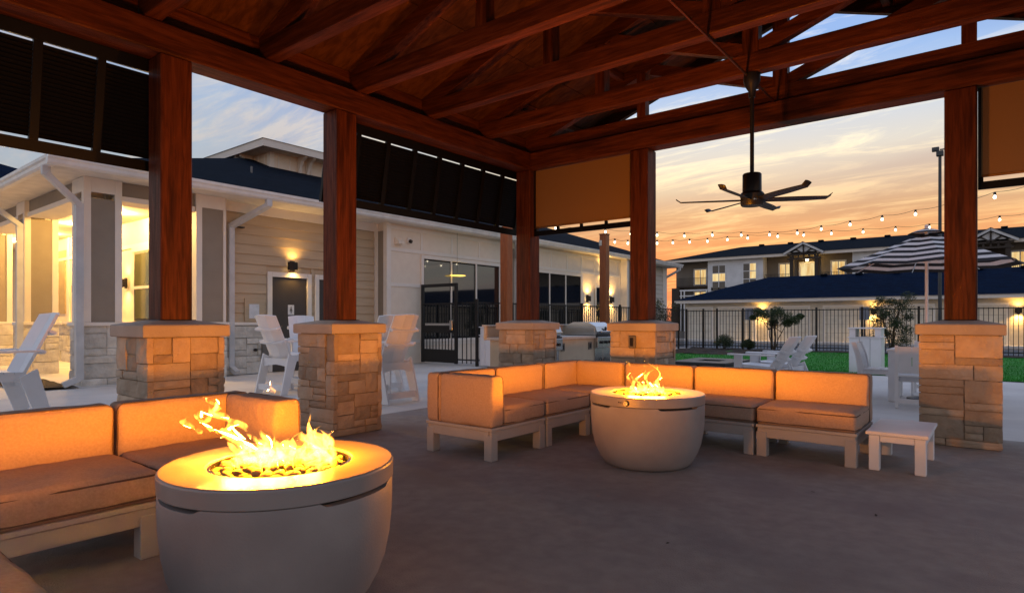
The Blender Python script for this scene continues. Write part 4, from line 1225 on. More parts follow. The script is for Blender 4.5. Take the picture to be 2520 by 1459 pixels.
# a higher roof farther along the building
b = MB(); b.v = [(-22.5, 1.5, 4.9), (-22.5, 9, 4.9), (-36, 9, 4.9), (-36, 1.5, 4.9), (-26, 5.2, 6.35), (-32, 5.2, 6.35)]
b.f = [(0, 1, 4), (1, 2, 5, 4), (2, 3, 5), (3, 0, 4, 5)]; P_(b, 'upper_roof', 'blue_shingles')
P_(MB().box(-35.5, -23, 2, 8.5, 3.5, 4.9), 'upper_wall', 'siding')


def down_spout(x, y, ex, ey, kick=(0, -.25)):
    """square pipe from the gutter outlet back to the wall, down, with a kicked-out shoe; each a part of the clubhouse"""
    w = .055
    P = [(ex, ey, EZ + .0), (ex, ey, EZ - .12), (x, y, EZ - .52), (x, y, .16), (x + kick[0], y + kick[1], .06)]
    b = MB()
    for i in range(4):
        p, q = Vector(P[i]), Vector(P[i + 1]); sd = (0, 1, 0) if abs((q - p).normalized().y) < .7 else (1, 0, 0)
        e = (q - p).normalized() * .02; b.bar(p - e * (i > 0), q + e * (i < 3), 2 * w, 2 * w * .8, sd)
    P_(b, 'downspout', 'downspout')


down_spout(-11.93, 3.50, -11.75, EY - .08, (-.02, -.22)); down_spout(SX + .12, 6.22, EX + .08, 6.62, (.2, .03)); down_spout(-15.4, 3.5, -15.4, EY - .08, (-.2, -.05))
down_spout(SX + .2, YE - .1, EX + .08, YE + .2, (.2, 0)); down_spout(BX + .06, 15.15, EX + .08, 14.75, (.2, 0))


def stone_face(x0, y0, L_, h, axis, seed, cell=.12):
    if axis == 'x': pl = lambda u, v, o: ((x0 + o - cb.location.x, y0 + u - cb.location.y, v + .004), R(90))      # faces +X
    else: pl = lambda u, v, o: ((x0 + u - cb.location.x, y0 - o - cb.location.y, v + .004), 0)                    # faces -Y
    ashlar(cb, L_, h, cell, 'pale_stone', pl, seed, (0, .03), .06, .006, 4, 2, 2)


def porch_column(x, y, seed, panel='taupe_panel'):
    """stone-footed column; +X face at x, -Y face at y"""
    w = .58
    P_(MB().box(x - w, x, y, y + w, 0, 1.02), 'column_core', 'pale_mortar')
    stone_face(x + .012, y - .04, w + .05, 1.02, 'x', seed); stone_face(x - w - .03, y - .012, w + .05, 1.02, 'y', seed + 1)
    P_(MB().cbox(x - w - .05, x + .06, y - .06, y + w + .05, 1.022, 1.085, .006), 'ledge', 'trim')
    P_(MB().box(x - w + .012, x - .012, y + .012, y + w - .012, 1.086, 3.20), 'column_panel', panel)
    for (a, c) in ((x - .11, y), (x - .11, y + w - .11), (x - w, y), (x - w, y + w - .11)):
        P_(MB().cbox(a, a + .11, c, c + .11, 1.087, EZ - .003, .004), 'corner_trim', 'trim')
    for f in ((x - w + .111, x - .111, y + .002, y + .03), (x - w + .111, x - .111, y + w - .03, y + w - .002), (x - w + .002, x - w + .03, y + .111, y + w - .111), (x - .03, x - .002, y + .111, y + w - .111)):
        P_(MB().box(*f, 3.30, EZ - .004), 'head_trim', 'trim')


porch_column(-12.05, 3.60, 100); porch_column(-15.5, 3.60, 110); porch_column(-19.0, 3.60, 120)
# headers between the columns
for (a, b_) in ((-15.4, -12.74), (-18.9, -16.19), (-25, -19.69)):
    P_(MB().box(a, b_, 3.66, 4.10, 3.30, EZ - .006), 'header', 'taupe_panel'); P_(MB().box(a, b_, 3.63, 4.13, 3.21, 3.299), 'header_trim', 'trim')
P_(MB().box(-12.55, -12.11, 4.20, 5.43, 3.30, EZ - .006), 'header', 'taupe_panel'); P_(MB().box(-12.58, -12.08, 4.19, 5.44, 3.21, 3.299), 'header_trim', 'trim')
P_(MB().box(-26, -12.56, 4.12, 5.44, 3.31, 3.35), 'porch_ceiling', 'soffit')
# porch back wall: stone wainscot, ledge, trims, window
stone_face(-25, 5.44, 12.4, 1.02, 'y', 140, .14)
P_(MB().box(-26, -12.4, 5.34, 5.448, 1.022, 1.085), 'ledge', 'trim')
for x in (-12.7, -14.1, -16.6, -17.3, -19.3, -21.0): P_(MB().box(x - .06, x + .06, 5.415, 5.449, 1.086, 3.309), 'wall_trim', 'trim')
for (x0, x1) in ((-20.6, -19.6), (-18.4, -17.45)): P_(MB().box(x0, x1, 5.425, 5.4485, 1.3, 3.0), 'wall_panel', 'amber_panel')
P_(MB().box(-26, -12.45, 5.42, 5.4475, 2.72, 2.80), 'wall_trim', 'trim')
win = P_(MB().box(-14.9, -13.2, 5.40, 5.43, 1.1, 2.62), 'window', 'bronze'); P_(MB().box(-14.83, -13.27, 5.392, 5.399, 1.16, 2.56), 'pane', 'glass_green', win) if 'glass_green' in M else None
pm('glass_green', (0.10, 0.11, 0.035), (0.05, 0.06, 0.02), 1.2, 0.05, spec=0.8)
P_(MB().box(-14.83, -13.27, 5.392, 5.399, 1.16, 2.56), 'pane', 'glass_green', win); P_(MB().box(-14.9, -13.2, 5.38, 5.391, 1.80, 1.86), 'glazing_bar', 'trim', win)
P_(MB().box(-15.05, -13.05, 5.40, 5.4495, 2.621, 2.719), 'window_head', 'trim')


def porch_downlights():
    for i, (x, y) in enumerate(((-14.0, 4.78), (-16.4, 4.78), (-18.8, 4.78), (-21.4, 4.78))):
        t = thing('downlight', ['recessed porch downlight behind the first post', 'recessed porch downlight left of the first column', 'recessed porch downlight, next one along', 'recessed porch downlight farthest left'][i], 'lamp', (x, y, 3.31), group='porch downlights')
        MB().lathe([(.05, -.002), (.095, -.006), (.10, -.001), (.05, 0)], 20).build('ring', 'trim', t, True)
        MB().lathe([(0, -.003), (.055, -.003)], 20).build('lens', 'downlight_glow', t)
        lamp('downlight_light', t, (0, 0, -.06), 260, WARM, .06)


porch_downlights()


def sconce(label, loc, rz, up=9, down=6, mat='bronze', size=1.0, group='up and down wall sconces', glass=False):
    """half-round up/down wall lamp, back to its own +Y"""
    t = thing('wall_sconce', label, 'lamp', loc, rz, group); k = size
    MB().box(-.05 * k, .05 * k, -.012, .004, -.10 * k, .10 * k).build('back_plate', mat, t)
    n = 10; vs = [(.105 * k * math.cos(math.pi * i / n), -.012 - .085 * k * math.sin(math.pi * i / n)) for i in range(n + 1)]
    b = MB()
    for z in (-.075 * k, .075 * k): b.v += [(x, y, z) for x, y in vs]
    for i in range(n): b.f.append((i, i + 1, n + 2 + i, n + 1 + i))
    b.build('shade', mat, t, True)
    lp = MB(); lp.box(-.045 * k, .045 * k, -.07 * k, -.02, -.02, .02); lp.build('bulb', 'lamp_glow', t)
    lamp('up_light', t, (0, -.10 * k, .10 * k), up * 3, WARM, .05, 155, (R(180), 0, 0)); lamp('down_light', t, (0, -.10 * k, -.10 * k), down * 3.2, WARM, .05, 150)
    return t


# pilaster between porch and siding wall
P_(MB().box(SX - .1, -12.06, 5.452, 6.02, 0, 1.02), 'pilaster_core', 'pale_mortar')
stone_face(-12.05, 5.44, .60, 1.02, 'x', 150)
P_(MB().cbox(SX - .1, -11.99, 5.40, 6.06, 1.022, 1.085, .005), 'ledge', 'trim')
P_(MB().box(SX - .1, -12.075, 5.47, 6.0, 1.086, 3.30), 'pilaster_panel', 'taupe_panel')
P_(MB().box(SX - .1, -12.05, 5.45, 5.56, 1.0865, EZ - .003), 'corner_trim', 'trim'); P_(MB().box(SX - .1, -12.055, 5.561, 6.02, 3.301, EZ - .0035), 'head_trim', 'trim')
P_(MB().box(SX - .1, -12.052, 5.975, 6.03, 1.0867, 3.30), 'corner_trim', 'trim')
# siding wall with two brown doors
D1, D2 = (7.17, 8.03), (8.34, 9.20)
lapboards(cb, SX, 6.04, 9.95, 1.09, EZ - .205, 'siding', [(D1[0] - .12, D1[1] + .12, 0, 2.19), (D2[0] - .12, D2[1] + .12, 0, 2.19)])
for (a, b_) in ((6.04, D1[0] - .12), (D1[1] + .12, D2[0] - .12), (D2[1] + .12, 9.95)):
    if b_ - a > .3: stone_face(SX + .12, a, b_ - a, 1.0, 'x', 160 + int(a * 10))
    P_(MB().box(SX - .01, SX + .085, a, b_, 0, 1.015), 'wainscot_core', 'pale_mortar')
    P_(MB().cbox(SX - .01, SX + .16, a, b_, 1.017, 1.078, .005), 'ledge', 'trim')
for i, (a, b_) in enumerate((D1, D2)):
    d = P_(MB().box(SX - .02, SX + .01, a, b_, .012, 2.06), 'door', 'door_brown')
    for (c, e, z0, z1) in ((a - .11, a, 0, 2.17), (b_, b_ + .11, 0, 2.17), (a + .001, b_ - .001, 2.062, 2.169)): P_(MB().cbox(SX - .015, SX + .05, c, e, z0, z1, .004), 'door_trim', 'trim', d)
    P_(MB().tube([(SX + .012, a + .09, .98), (SX + .065, a + .09, .98)], .032, 14), 'lever_rose', 'steel', d, True, 40); P_(MB().tube([(SX + .06, a + .09, .98), (SX + .06, a + .22, .98)], .012, 10), 'door_handle', 'steel', d, True)
    for z in (.3, 1.05, 1.85): P_(MB().box(SX + .0105, SX + .02, b_ - .02, b_ - .001, z - .05, z + .05), 'hinge', 'steel', d)
    if i == 0:
        sg = P_(MB().box(SX + .011, SX + .016, 7.56, 7.71, 1.24, 1.46), 'door_sign', 'sign_paper', d)
        # pictogram on the sign: a standing figure
        P_(MB().tube([(SX + .017, 7.635, 1.415), (SX + .019, 7.635, 1.415)], .014, 12), 'pictogram', 'grey_box', sg, True); P_(MB().prism([(7.62, 1.395), (7.65, 1.395), (7.668, 1.32), (7.648, 1.32), (7.644, 1.27), (7.626, 1.27), (7.622, 1.32), (7.602, 1.32)], 'x', SX + .017, SX + .019), 'pictogram', 'grey_box', sg)
nb = P_(MB().box(SX + .018, SX + .05, 6.55, 6.99, 1.10, 1.58), 'notice_frame', 'siding'); P_(MB().box(SX + .051, SX + .06, 6.64, 6.86, 1.16, 1.46), 'notice', 'sign_paper', nb)
vh = P_(MB().cbox(SX + .018, SX + .06, 6.34, 6.50, 3.02, 3.20, .005), 'vent_hood', 'siding'); P_(MB().prism([(SX + .06, 3.18), (SX + .19, 3.08), (SX + .19, 3.04), (SX + .06, 3.04)], 'y', 6.35, 6.49), 'vent_flap', 'siding', vh); P_(MB().box(SX + .061, SX + .18, 6.36, 6.48, 3.02, 3.039), 'vent_mouth', 'dark_room', vh)
hb = P_(MB().tube([(SX + .13, 6.72, .50), (SX + .20, 6.72, .50)], .03, 10), 'hose_bib', 'bronze', smooth=True); P_(MB().cbox(SX + .14, SX + .2, 6.86, 7.0, .30, .64, .005), 'utility_box', 'grey_box')
sconce('bronze up and down sconce lit above the brown door', (SX + .02, 7.66, 2.32), R(90), 8, 7, size=1.15)
# panelled bay with the big window
Y0, Y1 = 10.0, 15.3
P_(MB().box(SX - .1, BX, Y0, Y1, 0, EZ - .003), 'bay_wall', 'white_panel')
P_(MB().box(SX + .02, BX - .12, Y0 - .024, Y0 - .001, 1.0, EZ - .2), 'bay_panel', 'taupe_panel')
for (a, b_) in ((SX + .0, SX + .14), (BX - .11, BX + .022)): P_(MB().box(a, b_, Y0 - .04, Y0 - .0005, 0, EZ - .0035), 'corner_trim', 'trim')
P_(MB().box(SX + .141, BX - .111, Y0 - .03, Y0 - .0006, 0, .99), 'bay_panel', 'trim')
P_(MB().box(BX + .0005, BX + .022, Y0, Y0 + .10, 0, EZ - .0036), 'corner_trim', 'trim')
WY0, WY1, WZ0, WZ1 = 11.20, 14.30, .62, 2.74


def batten_grid(x, ya, yb, hz, vy, parent=None):
    for z in hz: P_(MB().box(x + .0006, x + .018, ya, yb, z - .045, z + .045), 'batten', 'trim')
    for (y, z0, z1) in vy: P_(MB().box(x + .0007, x + .017, y - .03, y + .03, z0, z1), 'batten', 'trim')


batten_grid(BX, Y0 + .101, 11.09, (2.02, .58), [])
batten_grid(BX, Y0 + .101, 14.5, (2.90, EZ - .10), [(11.14, 2.946, EZ - .146), (12.28, 2.946, EZ - .146), (13.42, 2.946, EZ - .146)])
batten_grid(BX, 11.09, 14.5, (.50,), [(11.14, .02, .454), (12.28, .02, .454), (13.42, .02, .454)])


def big_window(x, ya, yb, z0, z1, n, tall=True):
    w = P_(MB().box(x + .0004, x + .012, ya, yb, z0, z1), 'window', 'dark_room')
    for (a, b_, c, d) in ((ya - .09, ya, z0 - .08, z1 + .09), (yb, yb + .09, z0 - .08, z1 + .09), (ya + .001, yb - .001, z1, z1 + .089), (ya + .001, yb - .001, z0 - .079, z0)):
        P_(MB().cbox(x + .0006, x + .05, a, b_, c, d, .004), 'window_frame', 'trim', w)
    for i in range(n):
        a = ya + (yb - ya) * i / n + .035; b_ = ya + (yb - ya) * (i + 1) / n - .035
        P_(MB().box(x + .018, x + .024, a, b_, z0 + .04, z1 - .04), 'pane', 'glass', w)
        if i: P_(MB().cbox(x + .0125, x + .045, a - .065, a - .005, z0 + .001, z1 - .001, .003), 'mullion', 'trim', w)
        P_(MB().box(x + .013, x + .03, b_, b_ + .028, z0 + .002, z1 - .002), 'sash', 'bronze', w)
    return w


big_window(BX, WY0, WY1, WZ0, WZ1, 3)
# trim pair at the end of the first bay
P_(MB().box(BX - .03, BX + .03, 14.5, 14.62, 0, EZ - .0037), 'corner_trim', 'trim'); P_(MB().box(BX - .02, BX + .012, 14.621, 15.08, .9, EZ - .2), 'bay_panel', 'taupe_panel'); P_(MB().box(BX - .03, BX + .031, 15.081, 15.31, 0, EZ - .0038), 'corner_trim', 'trim')
vh2 = P_(MB().cbox(BX + .001, BX + .05, 10.22, 10.44, 3.02, 3.20, .005), 'vent_hood', 'white_panel'); P_(MB().prism([(BX + .05, 3.18), (BX + .16, 3.08), (BX + .16, 3.04), (BX + .05, 3.04)], 'y', 10.24, 10.42), 'vent_flap', 'white_panel', vh2)
cm_ = P_(MB().tube([(BX + .001, 10.68, 3.16), (BX + .06, 10.68, 3.16)], .075, 18), 'security_camera', 'trim', smooth=True, angle=40); P_(MB().tube([(BX + .061, 10.68, 3.15), (BX + .115, 10.70, 3.12)], .045, 16), 'camera_lens', 'black_metal', cm_, True, 40)
# second panelled run with windows and glass door
P_(MB().box(SX - .1, BX - .01, 15.32, 22.3, 0, EZ - .006), 'bay_wall', 'white_panel')
b2 = BX - .01
big_window(b2, 16.0, 18.95, .62, 2.70, 3)
batten_grid(b2, 15.35, 22.0, (2.86, EZ - .10), [(y, 2.906, EZ - .146) for y in (16.1, 17.1, 18.1, 19.05, 20.0, 21.0, 21.7)])
batten_grid(b2, 19.2, 22.0, (), [(19.1, .02, 2.814), (21.9, .02, 2.814), (20.95, .02, 2.814)])
dr = P_(MB().box(b2 + .0005, b2 + .02, 20.05, 20.85, .05, 2.35), 'glass_door', 'glass')
for (a, b_, c, d) in ((19.96, 20.05, .02, 2.44), (20.85, 20.94, .02, 2.44), (20.051, 20.849, 2.351, 2.439), (20.051, 20.849, 1.0, 1.09)): P_(MB().cbox(b2 + .0206, b2 + .045, a, b_, c, d, .003), 'door_frame', 'trim', dr)
P_(MB().box(b2 - .3, -11.60, 22.0, 22.14, 0, EZ - .007), 'wing_wall', 'trim'); P_(MB().box(b2 - .02, -11.61, 22.141, 22.55, 0, EZ - .008), 'bay_panel', 'taupe_panel')
lapboards(cb, SX + .3, 22.6, YE - .25, .1, EZ - .205, 'siding_pale')if 'siding_pale' in M else None
pm('siding_pale', (0.58, 0.54, 0.48), (0.55, 0.51, 0.45), 3, 0.65, 0.1, 30, (1, 0.6, 8), 0.03)
P_(MB().box(SX - .02, SX + .28, 22.56, YE - .02, 0, EZ - .01), 'end_wall', 'siding_pale'); lapboards(cb, SX + .31, 22.6, YE - .45, .1, EZ - .205, 'siding_pale')
P_(MB().box(SX, SX + .34, YE - .44, YE - .03, .05, EZ - .02), 'corner_trim', 'trim'); P_(MB().box(SX, SX + .345, 25.1, 25.25, .05, EZ - .021), 'corner_trim', 'trim')
sconce('dark sconce lighting the wall left of the glass door', (b2 + .02, 19.45, 1.92), R(90), 16, 16, size=1.3, group='dark sconces by the glass door')
sconce('dark sconce lighting the wall right of the glass door', (b2 + .02, 21.2, 1.92), R(90), 16, 16, size=1.3, group='dark sconces by the glass door')
sconce('small dark lamp above the glass door', (b2 + .02, 20.45, 3.06), R(90), 8, 8, size=1.2, group='dark sconces by the glass door')
sconce('porch sconce glowing beside the amber wall panel', (-18.55, 5.40, 1.92), 0, 9, 9, size=1.2, group='porch sconces')
sconce('porch sconce glowing beside the porch window', (-15.35, 5.40, 1.95), 0, 9, 9, size=1.2, group='porch sconces')
pd = thing('pendant_lamp', 'glowing yellow disc pendant hanging in front of the bay window', 'lamp', (BX + .10, 12.40, 2.36))
MB().lathe([(0, .012), (.22, .006), (.24, -.004), (.20, -.014), (0, -.016)], 30).build('disc', 'pendant_glow', pd, True)
MB().tube([(0, 0, .01), (0, 0, 1.18)], .004, 6).build('cable', 'black_metal', pd)

# ---------------------------------------------------------------- fences and gate
def fence(name, label, p0, p1, posts, zb, zt, step=.118, mid=None, skip_end=False):
    p0, p1 = Vector(p0), Vector(p1); d = p1 - p0; L_ = d.length; u = d / L_; rz = math.atan2(u.y, u.x)
    t = thing(name, label, 'fence', (p0.x, p0.y, 0), rz, group='black picket fences')
    for z in (zb + .14, zt - .03) + ((mid,) if mid else ()): MB().box(0, L_, -.014, .014, z - .016, z + .016).build('rail', 'black_metal', t)
    mp = MB().box(-.009, .009, -.009, .009, zb + .05, zt).mesh('picket', 'black_metal'); pp = MB().cbox(-.033, .033, -.033, .033, zb, zt + .06, .006).mesh('post', 'black_metal')
    n = int(L_ / step)
    for i in range(1, n): link('picket', mp, t, (i * L_ / n, 0, 0))
    for s_ in posts: link('post', pp, t, (s_, 0, 0))
    return t


fence('picket_fence', 'black picket fence running along the clubhouse windows', (-9.95, 11.17, 0), (-9.95, 23.8, 0), [0, 2.4, 4.8, 7.2, 9.6, 12.0], 0, 1.58)
fence('picket_fence', 'short black picket fence between gate and fence corner', (-10.58, 11.17, 0), (-10.0, 11.17, 0), [], 0, 1.58)
fence('picket_fence', 'long black picket fence at the back of the lawn before the garages', (-9.95, 23.85, 0), (9, 23.85, 0), [.05, .75, 1.3, 2.3, 3.35, 4.87, 6.3, 7.92, 9.4, 11, 12.6, 14.2, 15.8, 17.4, 18.9], 0, 1.52)


def gate():
    t = thing('metal_gate', 'black metal gate with a steel push bar beside the white panelled wall', 'gate', (-11.2, 11.12, 0)); w = .60
    for x in (-w, w): MB().cbox(x - .04, x + .04, -.03, .03, .03, 2.05, .004).build('gate_stile', 'black_metal', t)
    for (z0, z1) in ((1.97, 2.05), (.80, 1.03), (.05, .38), (1.52, 1.56)): MB().cbox(-w + .041, w - .041, -.028, .028, z0, z1, .004).build('gate_rail', 'black_metal', t)
    mp = MB().box(-.009, .009, -.009, .009, .38, 1.54).mesh('picket', 'black_metal')
    for i in range(1, 10): link('picket', mp, t, (-w + .04 + (2 * w - .08) * i / 10, 0, 0))
    pb = MB().cbox(-w + .16, w - .12, -.075, -.04, .985, 1.045, .006).build('push_bar', 'steel', t); MB().cbox(w - .16, w - .06, -.085, -.03, .88, 1.12, .008).build('latch_case', 'steel', pb)
    for z in (.3, 1.7): MB().tube([(-w - .045, 0, z - .06), (-w - .045, 0, z + .06)], .018, 8).build('hinge', 'black_metal', t)


gate()
# timber posts that carry the string lights
for (y, lb) in ((12.0, 'square timber light post rising by the fence, left one'), (16.9, 'square timber light post rising by the fence, right one')):
    t = thing('light_post', lb, 'post', (-9.7, y, 0), group='timber light posts')
    MB().cbox(-.115, .115, -.115, .115, 0, 3.80, .012).build('shaft', 'timber_post', t)
    MB().cbox(-.12, -.02, -.14, -.116, 3.45, 3.62, .004).build('steel_hook_plate', 'steel', t); MB().cbox(-.13, .13, -.13, .13, 3.801, 3.83, .006).build('cap', 'timber_post', t)


def string_lights(label, pts, sock=.05, ext=()):
    """pts: bulb positions; the cable hangs just above them"""
    t = thing('string_lights', label, 'string lights', pts[0], group='bulb strings'); o = Vector(pts[0])
    line = [Vector(p) - o + Vector((0, 0, .10)) for p in list(pts) + list(ext)]; path = []
    for i in range(len(line) - 1):
        for k in range(6):
            u = k / 6; path.append(line[i].lerp(line[i + 1], u) - Vector((0, 0, .05 * math.sin(math.pi * u))))
    path.append(line[-1]); MB().tube(path, .0055, 5).build('cable', 'black_metal', t, True)
    ms = MB().lathe([(0, .10), (.022, .10), (.030, .05), (.026, .03), (0, .03)], 10).mesh('socket', 'black_metal', True)
    mb = MB().lathe([(0, .032), (.015, .03), (.026, .004), (.030, -.018), (.023, -.040), (0, -.054)], 14).mesh('bulb', 'bulb_glow', True)
    for p in pts:
        s_ = link('socket', ms, t, Vector(p) - o); link('bulb', mb, s_)


def at(px, py, d):                                     # a bearing from the seats turned into a point d metres out
    r = (px - 1260) / F_PX * d; z = CAM_H + (HY - py) / F_PX * d
    return (.7834 * r - .6215 * d, .6215 * r + .7834 * d, z)


S1 = [(1367, 561), (1427, 566), (1490, 570), (1552, 575), (1617, 578), (1684, 580), (1753, 578), (1824, 578), (1894, 577), (1962, 573), (2021, 563), (2092, 552), (2171, 539), (2253, 526), (2347, 506), (2448, 484), (2560, 458)]
string_lights('nearer string of lit bulbs sagging across the sunset', [at(x, y, 20 if x < 1850 else 20 - 7.8 * (x - 1850) / 710) for x, y in S1])
S2 = [(1481, 593), (1513, 595), (1545, 598), (1580, 599), (1617, 598), (1656, 597), (1697, 595), (1741, 593), (1790, 589), (1840, 585), (1914, 581), (1978, 578), (2046, 574), (2124, 570), (2204, 565), (2287, 559), (2372, 550), (2460, 540), (2560, 527)]
string_lights('lower, farther string of lit bulbs above the apartment roof', [at(x, y, 19.6 + 2.2 * math.sin((x - 1481) / 979 * 2.2) - 5.5 * max(0, (x - 1850) / 700)) for x, y in S2])

lp = thing('lamp_pole', 'tall dark metal pole right of the umbrella, floodlight at its top', 'pole', (-1.52, 24.75, 0))
MB().tube([(0, 0, 0), (0, 0, 3), (0, 0, 6.55)], [.055, .052, .045], 14).build('shaft', 'pole_grey', lp, True, angle=40) if 'pole_grey' in M else None
pm('pole_grey', (0.05, 0.06, 0.07), None, 6, 0.5)
MB().tube([(0, 0, 0), (0, 0, 3), (0, 0, 6.55)], [.055, .052, .045], 14).build('shaft', 'pole_grey', lp, True, angle=40)
MB().cbox(-.10, .10, -.10, .10, 6.56, 6.72, .01).build('head', 'pole_grey', lp); MB().cbox(-.22, -.02, -.08, .08, 6.73, 6.86, .01).build('floodlight', 'pole_grey', lp); MB().cbox(.0, .3, -.02, .02, 6.75, 6.79, .004).build('bracket', 'pole_grey', lp)

# ---------------------------------------------------------------- garages
gz = -.312
gg = thing('garage_row', 'long low garage row with navy hip roof and pale doors behind the fence', 'building', (-2, 41.7, gz))


def G_(b, name, mat, parent=None, smooth=False): return b.build(name, mat, parent or gg, smooth, world=gg if parent is None else None)


GY = 41.7; gx0, gx1 = -17.4, 40
G_(MB().box(gx0, gx1, GY, GY + 9, gz, 2.34), 'wall', 'garage_wall')
G_(MB().box(gx0 - .6, gx1, GY - .5, GY - .47, 2.30, 2.52), 'fascia', 'trim'); G_(MB().box(gx0 - .6, gx0 - .57, GY - .469, GY + 9.5, 2.30, 2.52), 'fascia', 'trim'); G_(MB().box(gx0 - .569, gx1, GY - .469, GY + 9.4, 2.345, 2.37), 'soffit', 'soffit')
b = MB(); b.v = [(gx0 - .65, GY - .55, 2.50), (gx1, GY - .55, 2.50), (gx1, GY + 4.5, 4.22), (gx0 + 4.4, GY + 4.5, 4.22), (gx0 - .65, GY + 9.6, 2.5), (gx1, GY + 9.6, 2.5)]
b.f = [(0, 1, 2, 3), (4, 0, 3), (5, 4, 3, 2)]; G_(b, 'hip_roof', 'blue_shingles')
for i in range(9): G_(MB().cbox(-9.5 + i * 2.1, -9.1 + i * 2.1, GY + 4.05, GY + 4.3, 4.1, 4.26, .02), 'roof_vent', 'shingles')
for (a, b_) in ((-17.2, -15.5), (-14.95, -12.6), (-11.65, -9.35), (-8.4, -6.4), (-5.16, -2.9), (-2.0, .33), (1.3, 3.6), (4.5, 6.8)):
    d = G_(MB().box(a, b_, GY - .03, GY - .001, gz + .12, 1.92), 'garage_door', 'garage_door')
    for (c, e, z0, z1) in ((a - .12, a, gz + .12, 2.05), (b_, b_ + .12, gz + .12, 2.05), (a + .001, b_ - .001, 1.921, 2.049)): G_(MB().box(c, e, GY - .06, GY - .002, z0, z1), 'door_trim', 'trim', d)
    for k in range(1, 4): G_(MB().box(a + .01, b_ - .01, GY - .032, GY - .0305, gz + .12 + k * .53, gz + .135 + k * .53), 'panel_joint', 'taupe_panel', d)
for i, x in enumerate((-12.12, -5.78, .82)):
    for k in range(8): G_(MB().box(x - .33, x + .33, GY - .022 - .001 * (k % 2), GY - .0012, gz + .14 + k * .255, gz + .13 + (k + 1) * .255), 'siding_board', 'garage_wall')
    sconce(['garage wall lamp glowing above the small tree', 'garage wall lamp glowing behind the tall shrub', 'garage wall lamp glowing at the far right'][i], (x, GY - .03, 1.62), 0, 16, 40, size=1.6, group='garage wall lamps')
sg_ = thing('sign_post', 'small grey sign on a post behind the fence, left one', 'sign', (-9.0, 29.0, gz))
MB().box(-.03, .03, -.03, .03, 0, 1.7).build('post', 'pole_grey', sg_); MB().cbox(-.18, .18, -.06, -.035, 1.45, 1.98, .004).build('plate', 'sign_grey', sg_) if 'sign_grey' in M else None
pm('sign_grey', (0.22, 0.25, 0.30), None, 6, 0.5)
MB().cbox(-.18, .18, -.06, -.035, 1.45, 1.98, .004).build('plate', 'sign_grey', sg_); dup(sg_, 'small grey sign on a post behind the fence, right one', (-4.35, 29.0, gz))

# ---------------------------------------------------------------- apartment house far behind
ah = thing('apartment_house', 'three-storey apartment house with dark roof, lit windows and timber gables', 'building', (-16, 78, gz))


def A_(b, name, mat, parent=None): return b.build(name, mat, parent or ah, world=ah if parent is None else None)


AY = 78.0; ax0, ax1 = -34.5, 40
A_(MB().box(ax0, ax1, AY + 1.6, AY + 14, gz, 8.9), 'wall', 'far_taupe')
A_(MB().box(-29.5, -22.6, AY, AY + 1.59, gz, 8.9), 'bay', 'far_white'); A_(MB().box(-12.9, -8.2, AY, AY + 1.59, gz, 8.9), 'bay', 'far_white'); A_(MB().box(3.0, 9.0, AY, AY + 1.59, gz, 8.9), 'bay', 'far_white')
A_(MB().box(ax0 - .6, ax1, AY - .6, AY - .55, 8.75, 9.12), 'fascia', 'trim'); A_(MB().box(ax0 - .6, ax1, AY - .549, AY + 1.8, 8.91, 8.96), 'soffit', 'soffit'); A_(MB().box(ax0 - .6, ax0 - .55, AY - .5, AY + 15, 8.75, 9.12), 'fascia', 'trim')
b = MB(); b.v = [(ax0 - .7, AY - .7, 9.1), (ax1, AY - .7, 9.1), (ax1, AY + 7, 11.1), (ax0 + 7, AY + 7, 11.1), (ax0 - .7, AY + 15, 9.1), (ax1, AY + 15, 9.1)]
b.f = [(0, 1, 2, 3), (4, 0, 3), (5, 4, 3, 2)]; A_(b, 'hip_roof', 'shingles')
for i in range(12): A_(MB().cbox(-25 + i * 3.6, -24.4 + i * 3.6, AY + 6.4, AY + 6.9, 11.0, 11.22, .03), 'roof_vent', 'shingles')


def awin(x0, x1, z0, z1, y, cols, rows, lit):
    w = A_(MB().box(x0 - .14, x1 + .14, y - .05, y - .001, z0 - .14, z1 + .14), 'window', 'far_white'); cw = (x1 - x0) / cols; rh = (z1 - z0) / rows
    for i in range(cols):
        for j in range(rows):
            A_(MB().box(x0 + i * cw + .05, x0 + (i + 1) * cw - .05, y - .056, y - .051, z0 + j * rh + .05, z0 + (j + 1) * rh - .05), 'pane', 'window_glow' if (i, j) in lit else 'far_glass', w)


pm('far_glass', (0.05, 0.055, 0.06), (0.09, 0.085, 0.075), .5, 0.1, spec=0.7)
ALL = {(i, j) for i in range(4) for j in range(4)}
for z in (0.0, -2.95):
    awin(-28.9, -27.2, 5.05 + z, 8.15 + z, AY, 2, 3, {(0, 1), (1, 1)} if z == 0 else set()); awin(-25.0, -23.4, 5.3 + z, 8.2 + z, AY, 2, 3, {(1, 2), (1, 1)} if z == 0 else set())
    awin(-31.9, -30.3, 5.85 + z, 7.85 + z, AY + 1.6, 2, 1, ALL); awin(-21.1, -19.7, 5.9 + z, 8.0 + z, AY + 1.6, 2, 1, ALL); awin(-15.3, -13.9, 5.9 + z, 8.0 + z, AY + 1.6, 2, 1, ALL)
    awin(-4.6, -3.2, 5.9 + z, 8.0 + z, AY + 1.6, 2, 1, ALL); awin(1.0, 2.4, 5.9 + z, 8.0 + z, AY + 1.6, 2, 1, ALL); awin(-11.8, -10.0, 5.1 + z, 8.2 + z, AY, 2, 3, {(1, 2)})
awin(-18.65, -16.9, 6.15, 7.95, AY + 1.2, 1, 1, ALL)
